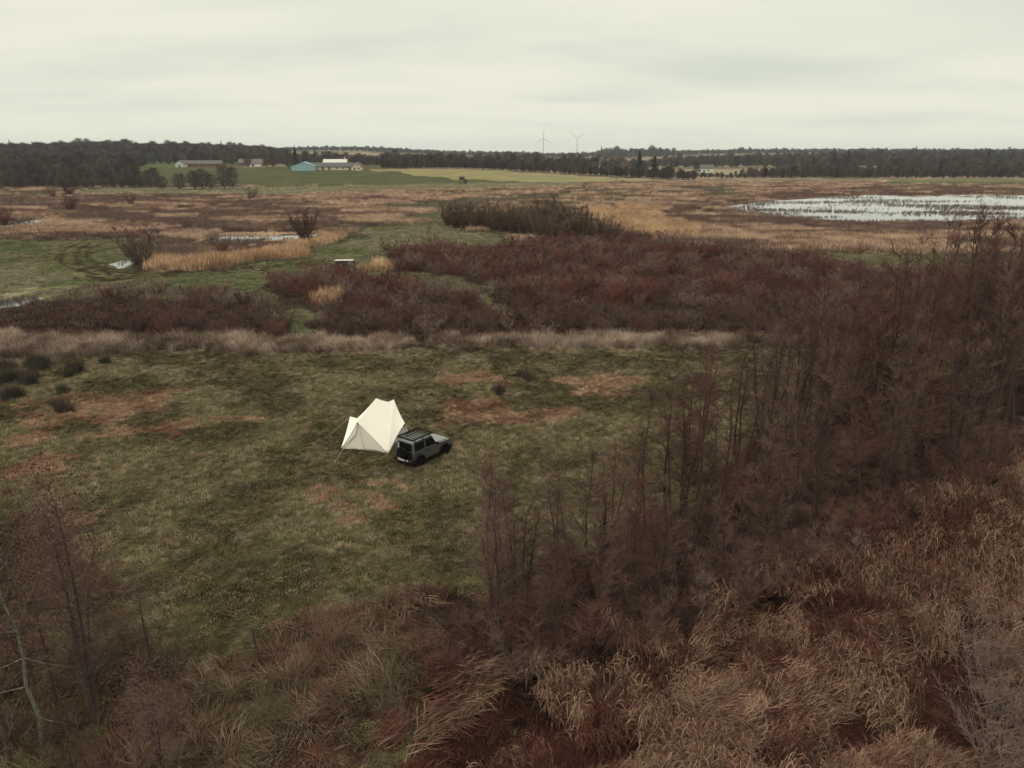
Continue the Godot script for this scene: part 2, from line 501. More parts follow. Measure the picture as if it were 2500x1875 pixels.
func ground_texture(x0: float, z0: float, w: int, h: int, m: float) -> ImageTexture:
	var data := PackedByteArray()
	data.resize(w * h * 3)
	var lut := PackedByteArray()
	lut.resize(1024)
	for i in 1024:
		lut[i] = int(clampf(Color(i / 1023.0, 0, 0).linear_to_srgb().r, 0.0, 1.0) * 255.0)
	for j in h:
		var z := z0 - (j + 0.5) * m
		for i in w:
			var x := x0 + (i + 0.5) * m
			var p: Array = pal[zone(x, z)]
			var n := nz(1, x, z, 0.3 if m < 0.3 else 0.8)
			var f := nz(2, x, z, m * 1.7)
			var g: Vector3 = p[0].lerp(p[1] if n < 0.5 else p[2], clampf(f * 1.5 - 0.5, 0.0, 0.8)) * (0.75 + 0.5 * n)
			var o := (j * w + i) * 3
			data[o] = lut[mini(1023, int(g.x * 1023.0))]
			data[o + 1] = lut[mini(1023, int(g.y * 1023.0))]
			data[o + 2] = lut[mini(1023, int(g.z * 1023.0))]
	var im := Image.create_from_data(w, h, false, Image.FORMAT_RGB8, data)
	return ImageTexture.create_from_image(im)

# patchwork of plough, stubble and grass beyond the marsh; which field is which comes from noise
const STUBBLE_FIELD := [90.0, -690.0, 340.0, -690.0, 340.0, -1000.0, 90.0, -1000.0]
const CROP_FIELD := [-300.0, -600.0, -110.0, -600.0, -128.0, -705.0, -343.0, -705.0]
func far_colour(x: float, z: float) -> Color:
	var c := Vector3(0.085, 0.066, 0.042)
	var n := nz(1, x, z, 9.0)
	if n > 0.56 or in_poly(x, z, STUBBLE_FIELD):
		c = Vector3(0.21, 0.165, 0.115)
	elif n < 0.40:
		c = Vector3(0.075, 0.088, 0.038)
	if in_poly(x, z, CROP_FIELD):
		c = pal[CROP][0]
	return Color(c.x, c.y, c.z)

func build_ground():
	var xs := steps(-7000, -420, 26, 0.55) + steps(-420, -64, 50) + steps(-64, 64, 160) + steps(64, 420, 50)
	var right := []
	for i in 27:
		right.append(420.0 + 6580.0 * pow(i / 26.0, 1.8))
	xs += right
	var zs := steps(300, 0, 4) + steps(0, -8, 4) + steps(-8, -108, 130) + steps(-108, -620, 110)
	for i in 41:
		zs.append(-620.0 - 7000.0 * pow(i / 40.0, 1.8))
	var nx := xs.size()
	var nzz := zs.size()
	var pts := PackedVector3Array()
	pts.resize(nx * nzz)
	for j in nzz:
		for i in nx:
			pts[j * nx + i] = Vector3(xs[i], relief(xs[i], zs[j]), zs[j])
	var am := ArrayMesh.new()
	for s in 3:
		var idx := PackedInt32Array()
		for j in nzz - 1:
			var zc: float = (zs[j] + zs[j + 1]) * 0.5
			for i in nx - 1:
				var xc: float = (xs[i] + xs[i + 1]) * 0.5
				var k := 2
				if absf(xc) < 64.0 and zc < -8.0 and zc > -108.0:
					k = 0
				elif absf(xc) < 420.0 and zc < 0.0 and zc > -620.0:
					k = 1
				if k != s:
					continue
				var a := j * nx + i
				idx.append_array(PackedInt32Array([a, a + nx, a + 1, a + 1, a + nx, a + nx + 1]))
		# keep only the points this region uses
		var seen := {}
		var v := PackedVector3Array()
		var uv := PackedVector2Array()
		var cl := PackedColorArray()
		for q in idx.size():
			var a := idx[q]
			if not seen.has(a):
				seen[a] = v.size()
				var p := pts[a]
				v.push_back(p)
				if s == 0:
					uv.push_back(Vector2((p.x + 64.0) / 128.0, (-8.0 - p.z) / 100.0))
					cl.push_back(Color.WHITE)
				elif s == 1:
					uv.push_back(Vector2((p.x + 420.0) / 840.0, -p.z / 620.0))
					cl.push_back(Color.WHITE)
				else:
					uv.push_back(Vector2.ZERO)
					cl.push_back(far_colour(p.x, p.z))
			idx[q] = seen[a]
		var arr := []
		arr.resize(Mesh.ARRAY_MAX)
		arr[Mesh.ARRAY_VERTEX] = v
		arr[Mesh.ARRAY_TEX_UV] = uv
		arr[Mesh.ARRAY_COLOR] = cl
		arr[Mesh.ARRAY_INDEX] = idx
		am.add_surface_from_arrays(Mesh.PRIMITIVE_TRIANGLES, arr)
		var m := StandardMaterial3D.new()
		m.roughness = 1.0
		m.metallic_specular = 0.1
		m.cull_mode = BaseMaterial3D.CULL_DISABLED
		if s == 0:
			m.albedo_texture = ground_texture(-64.0, -8.0, 1024, 800, 0.125)
		elif s == 1:
			m.albedo_texture = ground_texture(-420.0, 0.0, 1400, 1033, 0.6)
		else:
			m.vertex_color_use_as_albedo = true
		am.surface_set_material(s, m)
	var o := MeshInstance3D.new()
	o.name = "ground"
	o.mesh = am
	add_child(o)
	tag(o, "flat winter grassland and marsh reaching to the horizon", "ground", "", "structure")

# ---------------------------------------------------------------- water
func water_sheet(called: String, xz: Array, y: float, label: String):
	var outline := PackedVector2Array()
	var n := xz.size() / 2
	for i in n:
		var a := Vector2(xz[i * 2], xz[i * 2 + 1])
		var k := (i + 1) % n
		var b := Vector2(xz[k * 2], xz[k * 2 + 1])
		var cuts := maxi(2, int(a.distance_to(b) / (0.5 if n < 14 else 2.0)))
		var side := (b - a).normalized().orthogonal()
		var amp: float = minf(a.distance_to(b) * 0.10, 4.0)
		for q in cuts:
			var p := a.lerp(b, float(q) / cuts)
			outline.push_back(p + side * (nz(2, p.x, p.y, 0.25) + nz(1, p.x, p.y, 0.2) - 1.0) * amp * 2.0)
	var tri := Geometry2D.triangulate_polygon(outline)
	if tri.is_empty():
		outline.clear()
		for i in n:
			outline.push_back(Vector2(xz[i * 2], xz[i * 2 + 1]))
		tri = Geometry2D.triangulate_polygon(outline)
	var v := PackedVector3Array()
	var nrm := PackedVector3Array()
	for i in tri:
		v.push_back(Vector3(outline[i].x, y, outline[i].y))
		nrm.push_back(Vector3.UP)
	var a := []
	a.resize(Mesh.ARRAY_MAX)
	a[Mesh.ARRAY_VERTEX] = v
	a[Mesh.ARRAY_NORMAL] = nrm
	var m := ArrayMesh.new()
	m.add_surface_from_arrays(Mesh.PRIMITIVE_TRIANGLES, a)
	var o := MeshInstance3D.new()
	o.name = numbered(called)
	o.mesh = m
	o.material_override = water_mat
	add_child(o)
	tag(o, label, "water", "", "structure")

var water_mat: StandardMaterial3D
func build_water():
	water_mat = mat(Vector3(0.030, 0.035, 0.035), 0.06)
	water_mat.metallic_specular = 0.6
	var n := FastNoiseLite.new()
	n.seed = 5
	n.frequency = 0.02
	n.fractal_octaves = 3
	var nt := NoiseTexture2D.new()
	nt.width = 256
	nt.height = 256
	nt.seamless = true
	nt.as_normal_map = true
	nt.bump_strength = 1.0
	nt.noise = n
	water_mat.normal_enabled = true
	water_mat.normal_texture = nt
	water_mat.normal_scale = 0.04
	water_mat.uv1_triplanar = true
	water_mat.uv1_world_triplanar = true
	water_mat.uv1_scale = Vector3(0.12, 0.12, 0.12)
	water_sheet("lake", lake_xz, 0.03, "shallow pale lake with reeds standing in it")
	var labels := ["tiny puddle in brown sedge beside the lake", "narrow pool behind brown sedge and golden reeds", "small open pool amid straw-coloured marsh", "thin sliver of water in brown marsh", "puddle in wheel ruts beside a round bare bush", "long puddle behind the bare shrubs at field edge", "tiny pool in straw beyond the pale pasture"]
	for i in pools.size():
		water_sheet("pool", pools[i], 0.03, labels[i])
	# dark water in the ditch
	var v := PackedVector3Array()
	for i in ditch.size() - 1:
		var s := (ditch[i + 1] - ditch[i]).normalized().orthogonal() * 0.8
		var e := (ditch[i + 1] - ditch[i]).normalized() * 0.2
		var a := ditch[i] - e
		var b := ditch[i + 1] + e
		var y := -0.74 - 0.004 * (i % 2)
		quad(v, Vector3(a.x + s.x, y, a.y + s.y), Vector3(b.x + s.x, y, b.y + s.y), Vector3(b.x - s.x, y, b.y - s.y), Vector3(a.x - s.x, y, a.y - s.y))
	var ditch_m := mat(Vector3(0.016, 0.008, 0.006), 0.5)
	ditch_m.metallic_specular = 0.15
	var o := part("ditch_water", mesh_of(v), ditch_m, self)
	tag(o, "dark water in the ditch through the reed bed", "water", "", "structure")

# ---------------------------------------------------------------- plants
# one woody plant: returns [stem points, twig points]
func grow(q: Dictionary) -> Array:
	var stem := PackedVector3Array()
	var twig := PackedVector3Array()
	var hgt: float = q.h
	for s in int(q.stems):
		var yaw: float = TAU * (s + rf(0, 0.8)) / q.stems
		var lean: float = q.lean * rf(0.5, 1.2)
		var p: Vector3 = Vector3(cos(yaw), 0, sin(yaw)) * q.base * rf(0.2, 1.0) + Vector3(0, -0.15, 0)
		var dir := Vector3(cos(yaw) * lean, 1.0, sin(yaw) * lean).normalized()
		var segs: int = q.segs
		var len: float = hgt * rf(0.75, 1.0) / segs / maxf(0.6, dir.y)
		var r: float = q.r * rf(0.75, 1.1)
		for k in segs:
			var t0 := float(k) / segs
			var t1 := float(k + 1) / segs
			dir = (dir + Vector3(rf(-1, 1), rf(-0.2, 0.5), rf(-1, 1)) * float(q.wob)).normalized()
			var e: Vector3 = p + dir * len
			tube(stem, p, e, r * (1.0 - 0.92 * t0), r * (1.0 - 0.92 * t1), q.sides)
			if t1 > q.bare:
				var nb := int(ceil(q.branches * rf(0.7, 1.3)))
				for b in nb:
					var tt := rf(0, 1)
					var at: Vector3 = p.lerp(e, tt)
					var th := t0 + (t1 - t0) * tt
					var by := rf(0, TAU)
					var up: float = q.up * rf(0.6, 1.4)
					var bd := Vector3(cos(by), up, sin(by)).normalized()
					var bl: float = q.reach * hgt * (1.0 - 0.75 * th) * rf(0.5, 1.15)
					limb(stem, twig, at, bd, bl, maxf(r * (1.0 - th) * 0.45, q.tr * 1.6), q)
			p = e
	return [stem, twig]

func limb(stem: PackedVector3Array, twig: PackedVector3Array, p: Vector3, d: Vector3, len: float, r: float, q: Dictionary):
	var segs := 3
	for k in segs:
		d = (d + Vector3(rf(-1, 1), rf(-0.35, 0.75) + q.rise, rf(-1, 1)) * 0.22).normalized()
		var e := p + d * len / segs
		tube(stem, p, e, r * (1.0 - 0.3 * k), r * (1.0 - 0.3 * (k + 1)), 3)
		var nt := int(ceil(q.twigs * rf(0.6, 1.4)))
		for i in nt:
			var at := p.lerp(e, rf(0, 1))
			var td := (d + Vector3(rf(-1, 1), rf(-0.6, 0.9), rf(-1, 1)) * 0.9).normalized()
			var tl: float = q.tl * rf(0.5, 1.2)
			var te := at + td * tl
			tube(twig, at, te, q.tr, 0.0, 3)
			for j in int(q.sub):
				var sp := at.lerp(te, rf(0.2, 0.9))
				var sd := (td + Vector3(rf(-1, 1), rf(-0.5, 0.9), rf(-1, 1)) * 0.8).normalized()
				tube(twig, sp, sp + sd * tl * rf(0.3, 0.7), q.tr * 0.8, 0.0, 3)
		p = e

func plant_model(called: String, q: Dictionary, stem_name: String, crown_name: String, m1: Material, m2: Material, label: String, category: String, group: String) -> Node3D:
	var g := grow(q)
	var o := Node3D.new()
	o.name = called
	tag(o, label, category, group)
	o.set_meta("kind_name", called)
	part(stem_name, mesh_of(g[0]), m1, o)
	part(crown_name, mesh_of(g[1]), m2, o)
	return o

# dead leaves still on the twigs
func add_leaves(o: Node3D, count: int, c: Vector3, size: float, q: Dictionary, y0: float, called := "foliage"):
	var v := PackedVector3Array()
	for i in count:
		var t := rf(y0, 1.0)
		var rad: float = q.h * q.reach * 1.05 * sqrt(clampf(1.0 - pow((t - 0.6) / 0.42, 2.0), 0.03, 1.0)) * sqrt(rf(0, 1))
		var a := rf(0, TAU)
		var p := Vector3(cos(a) * rad, q.h * t * 0.97 + rf(-0.2, 0.3), sin(a) * rad)
		leaf(v, p, size * rf(0.6, 1.3))
	part(called, mesh_of(v), mat(c), o)

func leaf(v: PackedVector3Array, p: Vector3, s: float):
	var d := Vector3(rf(-1, 1), rf(-1, 1), rf(-1, 1)).normalized()
	var e := d.cross(Vector3(rf(-1, 1), rf(-1, 1), rf(-1, 1)).normalized()).normalized()
	v.push_back(p); v.push_back(p + d * s + e * s * 0.4); v.push_back(p + d * s * 0.9 - e * s * 0.4)

var bark_dark: StandardMaterial3D
var twig_tones: Array = []
func twig_mats():
	if twig_tones.size() > 0:
		return
	bark_dark = mat(Vector3(0.060, 0.033, 0.026))
	for c in [Vector3(0.078, 0.034, 0.027), Vector3(0.102, 0.056, 0.045), Vector3(0.050, 0.021, 0.016), Vector3(0.150, 0.098, 0.080), Vector3(0.084, 0.049, 0.033), Vector3(0.105, 0.039, 0.029)]:
		twig_tones.append(mat(c))

func retone(o: Node3D, i: int):
	for c in o.get_children():
		if c.name.begins_with("twigs") or c.name.begins_with("crown"):
			c.material_override = twig_tones[i % twig_tones.size()]

func in_poly(x: float, z: float, poly: Array) -> bool:
	var inside := false
	var n := poly.size() / 2
	var j := n - 1
	for i in n:
		var zi: float = poly[i * 2 + 1]
		var zj: float = poly[j * 2 + 1]
		if (zi > z) != (zj > z) and x < (poly[j * 2] - poly[i * 2]) * (z - zi) / (zj - zi) + poly[i * 2]:
			inside = not inside
		j = i
	return inside

func scatter_in(poly: Array, gap: float, most: int) -> Array:
	# points at least gap apart
	var out := []
	var x0 := 1e9
	var x1 := -1e9
	var z0 := 1e9
	var z1 := -1e9
	for i in range(0, poly.size(), 2):
		x0 = minf(x0, poly[i]); x1 = maxf(x1, poly[i])
		z0 = minf(z0, poly[i + 1]); z1 = maxf(z1, poly[i + 1])
	var cells := {}
	var area := (x1 - x0) * (z1 - z0)
	for k in mini(60000, int(area / (gap * gap) * 6.0)):
		var x := rf(x0, x1)
		var z := rf(z0, z1)
		if not in_poly(x, z, poly):
			continue
		var cx := int(floor(x / gap))
		var cz := int(floor(z / gap))
		var ok := true
		for a in range(-1, 2):
			for b in range(-1, 2):
				var key := Vector2i(cx + a, cz + b)
				if cells.has(key) and cells[key].distance_to(Vector2(x, z)) < gap:
					ok = false
		if ok:
			cells[Vector2i(cx, cz)] = Vector2(x, z)
			out.append(Vector2(x, z))
			if out.size() >= most:
				break
	return out

func in_view(x: float, z: float, margin: float) -> bool:
	return absf(x) < 0.663 * -z + 3.7 + margin

var shrub_models: Array = []
const MID_LEFT := [-63.62, -72.70, -71.65, -82.58, -56.85, -82.58, -59.65, -94.34, -52.60, -96.95, -47.68, -96.95, -38.47, -96.95, -27.91, -86.45, -21.78, -74.09, -21.50, -73.09]
const MID_MAIN := [-19.62, -73.09, -21.45, -82.58, -31.09, -96.95, -34.19, -106.05, -24.45, -112.32, -13.31, -102.22, -5.28, -96.95, -2.69, -82.58, 0.48, -82.58, -0.06, -96.95, -7.49, -112.32, -18.79, -116.92, -20.45, -133.12, -11.11, -141.56, 2.17, -145.08, 14.38, -161.04, 23.48, -177.53, 35.57, -145.08, 48.94, -131.91, 56.82, -116.92, 66.70, -112.32, 84.37, -112.32, 63.09, -82.58, 28.01, -73.09]

func build_thickets():
	twig_mats()
	var q := {"h": 3.0, "stems": 16, "lean": 0.62, "base": 0.55, "segs": 4, "r": 0.026, "wob": 0.16, "sides": 3, "bare": 0.15, "branches": 2.0, "up": 1.1, "reach": 0.30, "rise": 0.3, "twigs": 2.0, "tl": 0.5, "tr": 0.014, "sub": 1}
	for k in 5:
		q.stems = [13, 16, 11, 18, 14][k]
		q.lean = [0.6, 0.8, 0.5, 0.7, 0.9][k]
		shrub_models.append(plant_model("bare_shrub", q, "stems", "twigs", bark_dark, twig_tones[k], "bare reddish brown shrub in the tangled thicket behind the grass field", "shrub", "thicket shrubs behind the field"))
	var all := []
	for p in scatter_in(MID_LEFT, 2.0, 900):
		all.append([p, 0])
	for p in scatter_in(MID_MAIN, 1.9, 3000):
		if in_view(p.x, p.y, 10.0):
			all.append([p, 1])
	all.sort_custom(func(a, b): return a[0].y > b[0].y)
	var rest := []
	for k in shrub_models.size():
		rest.append([])
	var n := 0
	for e in all:
		var p: Vector2 = e[0]
		if zone_raw(p.x, p.y) == GOLD or zone_raw(p.x, p.y - 3.0) == GOLD:
			continue
		var i := rng.randi() % 5
		var s := rf(0.5, 1.0) * (0.45 + 0.7 * nz(0, p.x, p.y, 0.3)) * (1.0 + 0.25 * ss(100, 150, -p.y))
		if e[1] == 0:
			s *= 0.85
		if e[1] == 0 and p.x < 0.56 * p.y:
			s *= 0.4
		if n < 280:
			var c := copy_of(shrub_models[i], Vector3(p.x, relief(p.x, p.y), p.y), rf(0, TAU), Vector3(s * 1.1, s, s * 1.1))
			var tone: int = [0, 0, 1, 1, 2, 3, 4, 5][rng.randi() % 8]
			retone(c, tone)
			var size := "tall" if s > 0.72 else ("low" if s < 0.5 else "middling")
			if e[1] == 0:
				tag(c, "%s %s bare shrub in the thicket beside the long puddle" % [size, TONE_WORDS[tone]], "shrub", "thicket shrubs by the long puddle")
			else:
				tag(c, "%s %s bare shrub in the thicket between pale grass and shelter" % [size, TONE_WORDS[tone]], "shrub", "thicket shrubs behind the field")
			n += 1
		else:
			rest[i].append([p, s])
	var far := thing("thicket", "dense reddish brown mass of bare scrub before the lake", "scrub", Vector3.ZERO, 0.0, "", "stuff")
	for i in shrub_models.size():
		var both := PackedVector3Array()
		for c in shrub_models[i].get_children():
			both.append_array(c.mesh.surface_get_arrays(0)[Mesh.ARRAY_VERTEX])
		var buf := PackedFloat32Array()
		for e in rest[i]:
			var t: Vector3 = [Vector3(0.110, 0.050, 0.042), Vector3(0.148, 0.090, 0.076), Vector3(0.078, 0.035, 0.028), Vector3(0.170, 0.116, 0.098), Vector3(0.125, 0.050, 0.039)][rng.randi() % 5]
			put(buf, Vector3(e[0].x, 0, e[0].y), rf(0, TAU), Vector3(e[1] * 1.1, e[1], e[1] * 1.1), t)
		many("shrubs", mesh_of(both), buf, far)
	# rust-leaved shrubs
	var lq := q.duplicate()
	lq.h = 3.0
	var leafy := plant_model("rust_leaved_shrub", lq, "stems", "twigs", bark_dark, twig_tones[5], "shrub still holding rust-red dead leaves amid the bare scrub", "shrub", "rust-leaved shrubs in the scrub")
	lq.reach = 0.46
	add_leaves(leafy, 900, Vector3(0.165, 0.052, 0.036), 0.10, lq, 0.2)
	for p in [Vector2(3.81, -149.54), Vector2(7.72, -124.52), Vector2(16.64, -92.17), Vector2(13.63, -93.71), Vector2(6.68, -92.17), Vector2(-8.20, -112.32), Vector2(14.82, -121.88), Vector2(-13.15, -93.71), Vector2(27.90, -96.95), Vector2(1.18, -135.61)]:
		var s := rf(0.7, 1.1)
		copy_of(leafy, Vector3(p.x, 0, p.y), rf(0, TAU), Vector3(s, s, s))
	# row of bushy willows beyond the scrub
	var wq := {"h": 7.0, "stems": 15, "lean": 0.44, "base": 0.8, "segs": 5, "r": 0.06, "wob": 0.13, "sides": 3, "bare": 0.1, "branches": 2.8, "up": 1.1, "reach": 0.30, "rise": 0.25, "twigs": 2.6, "tl": 0.9, "tr": 0.024, "sub": 1}
	var wm := mat(Vector3(0.098, 0.064, 0.043))
	var willows := []
	for k in 3:
		willows.append(plant_model("willow_bush", wq, "stems", "twigs", bark_dark, wm, "tall rounded bare willow bush in the row beyond the scrub", "bush", "willow bushes beyond the scrub"))
	for e in [[968, 487, 0.8], [985, 492, 1.0], [1005, 494, 0.98], [1030, 497, 1.0], [1048, 497, 0.9], [1068, 500, 1.0], [1090, 503, 1.0], [1112, 506, 1.0], [1133, 509, 0.95], [1150, 512, 1.0], [1170, 514, 1.0], [1180, 508, 1.25], [1200, 518, 1.1], [1195, 508, 1.15], [1225, 520, 1.1], [1245, 522, 1.1], [1262, 524, 1.0], [1290, 524, 0.9], [1320, 528, 0.7], [1210, 530, 0.9], [1175, 526, 0.8]]:
		var p: Vector2 = WILLOW_AT[willow_count]
		willow_count += 1
		var c := copy_of(willows[rng.randi() % 3], Vector3(p.x, 0, p.y), rf(0, TAU), Vector3(e[2] * rf(0.9, 1.15), e[2] * rf(0.88, 1.05), e[2]))
		tag(c, "%s bare willow bush in the row beyond the scrub, %s" % ["tall" if e[2] > 1.05 else ("low" if e[2] < 0.95 else "rounded"), "towards the pasture" if p.x < -6.0 else ("in mid row" if p.x < 8.0 else "towards the lake")], "bush", "willow bushes beyond the scrub")
	# lone bushes in the marsh
	var lone_labels := [
		["tall round bare bush standing beside the rut puddle", 305, 578, 6.2], ["bare dark bush at the end of the golden reed strip", 660, 524, 6.0],
		["low bare bush in brown sedge behind the narrow pool", 405, 500, 3.2], ["dark low bush on the edge of pale pasture by marsh", 545, 433, 4.2],
		["spreading brown bush at the edge of the open pool", 10, 488, 4.5], ["reddish bare bush in marsh beyond the straw", 155, 458, 5.0],
		["flat-topped brown bush in far brown sedge", 283, 446, 3.8], ["bare thorn bush below the forest edge", 150, 425, 6.0],
		["small dark bush in straw beside the long reed bank", 115, 428, 5.0], ["scrubby dark bush in brown sedge near the golden strip", 480, 552, 3.0]]
	var bq := wq.duplicate()
	bq.lean = 0.6
	bq.reach = 0.36
	bq.up = 0.8
	bq.rise = 0.0
	willows.clear()
	for k in 3:
		willows.append(plant_model("lone_bush", bq, "stems", "twigs", bark_dark, wm, "bush", "bush", ""))
	for e in lone_labels:
		var p: Vector2 = LONE_AT[lone_count]
		lone_count += 1
		var k: float = e[3] / 7.0
		var c := copy_of(willows[lone_count % 3], Vector3(p.x, 0, p.y), rf(0, TAU), Vector3(k * 1.05, k * 1.15, k * 1.05))
		tag(c, e[0], "bush")
		retone(c, lone_count)

var willow_count := 0
var lone_count := 0
const WILLOW_AT := [Vector2(-16.92, -198.97), Vector2(-14.36, -192.53), Vector2(-11.84, -190.06), Vector2(-8.75, -186.48), Vector2(-6.68, -186.48), Vector2(-4.29, -183.02), Vector2(-1.78, -179.69), Vector2(0.65, -176.47), Vector2(2.90, -173.37), Vector2(4.64, -170.36), Vector2(6.67, -168.42), Vector2(7.98, -174.39), Vector2(9.59, -164.65), Vector2(9.60, -174.39), Vector2(12.01, -162.83), Vector2(13.88, -161.04), Vector2(15.41, -159.30), Vector2(18.18, -159.30), Vector2(20.71, -155.91), Vector2(9.96, -154.27), Vector2(6.75, -157.59)]
const LONE_AT := [Vector2(-61.69, -122.92), Vector2(-44.07, -159.30), Vector2(-79.23, -183.02), Vector2(-105.97, -309.65), Vector2(-133.48, -197.65), Vector2(-143.66, -246.50), Vector2(-137.55, -273.32), Vector2(-196.32, -337.12), Vector2(-197.07, -326.28), Vector2(-53.94, -138.20)]

# bare trees between the field and the reed bed
func build_tree_row():
	var q := {"h": 9.0, "stems": 1, "lean": 0.08, "base": 0.05, "segs": 9, "r": 0.092, "wob": 0.10, "sides": 6, "bare": 0.33, "branches": 5.0, "up": 0.75, "reach": 0.26, "rise": 0.12, "twigs": 2.6, "tl": 0.65, "tr": 0.0105, "sub": 2}
	var trunk_m := mat(Vector3(0.042, 0.021, 0.017))
	var models := []
	for k in 6:
		q.stems = [1, 2, 1, 3, 1, 2][k]
		q.lean = [0.06, 0.17, 0.10, 0.2, 0.05, 0.14][k]
		q.branches = [4.2, 2.8, 4.0, 2.2, 4.4, 2.8][k]
		q.up = [0.7, 0.9, 0.6, 1.0, 0.8, 0.7][k]
		models.append(plant_model("bare_tree", q, "trunk", "crown", trunk_m, twig_tones[[0, 1, 2, 0, 5, 1][k]], "slender bare brown tree in the row beside the reed bed", "tree", "bare trees in the row beside the reed bed"))
	for e in TREE_ROW:
		var s: float = e[2] / 9.0 * rf(1.05, 1.3)
		var i := rng.randi() % 6
		var w: float = lerpf(s, 1.0, 0.25)
		var c := copy_of(models[i], Vector3(e[0], relief(e[0], e[1]), e[1]), rf(0, TAU), Vector3(w, s, w))
		var tone: int = [0, 1, 1, 5, 0, 2, 1][rng.randi() % 7]
		retone(c, tone)
		tag(c, "%s %s bare %s tree in the row beside the reed bed" % ["tall" if e[2] > 9.0 else ("short" if e[2] < 6.0 else "middling"), ["single-stemmed", "twin-stemmed", "single-stemmed", "triple-stemmed", "single-stemmed", "twin-stemmed"][i], TONE_WORDS[tone]], "tree", "bare trees in the row beside the reed bed")
	# arching shrubs below the trees
	var sq := {"h": 3.4, "stems": 11, "lean": 0.85, "base": 0.5, "segs": 5, "r": 0.020, "wob": 0.2, "sides": 3, "bare": 0.1, "branches": 2.0, "up": 0.7, "reach": 0.34, "rise": 0.0, "twigs": 1.7, "tl": 0.6, "tr": 0.011, "sub": 1}
	var low := []
	for k in 4:
		low.append(plant_model("understorey_shrub", sq, "stems", "twigs", bark_dark, twig_tones[k], "tangled bare shrub under the tree row by the reed bed", "shrub", "shrubs under the tree row"))
	for e in UNDER_ROW:
		var s: float = rf(0.35, 0.9) * e[2]
		var c := copy_of(low[rng.randi() % 4], Vector3(e[0], relief(e[0], e[1]), e[1]), rf(0, TAU), Vector3(s, s, s))
		var tone: int = [0, 2, 1, 5, 2, 0, 2, 3][rng.randi() % 8]
		retone(c, tone)
		tag(c, "%s %s tangled shrub under the tree row by the reed bed" % ["high" if s > 0.68 else "low", TONE_WORDS[tone]], "shrub", "shrubs under the tree row")

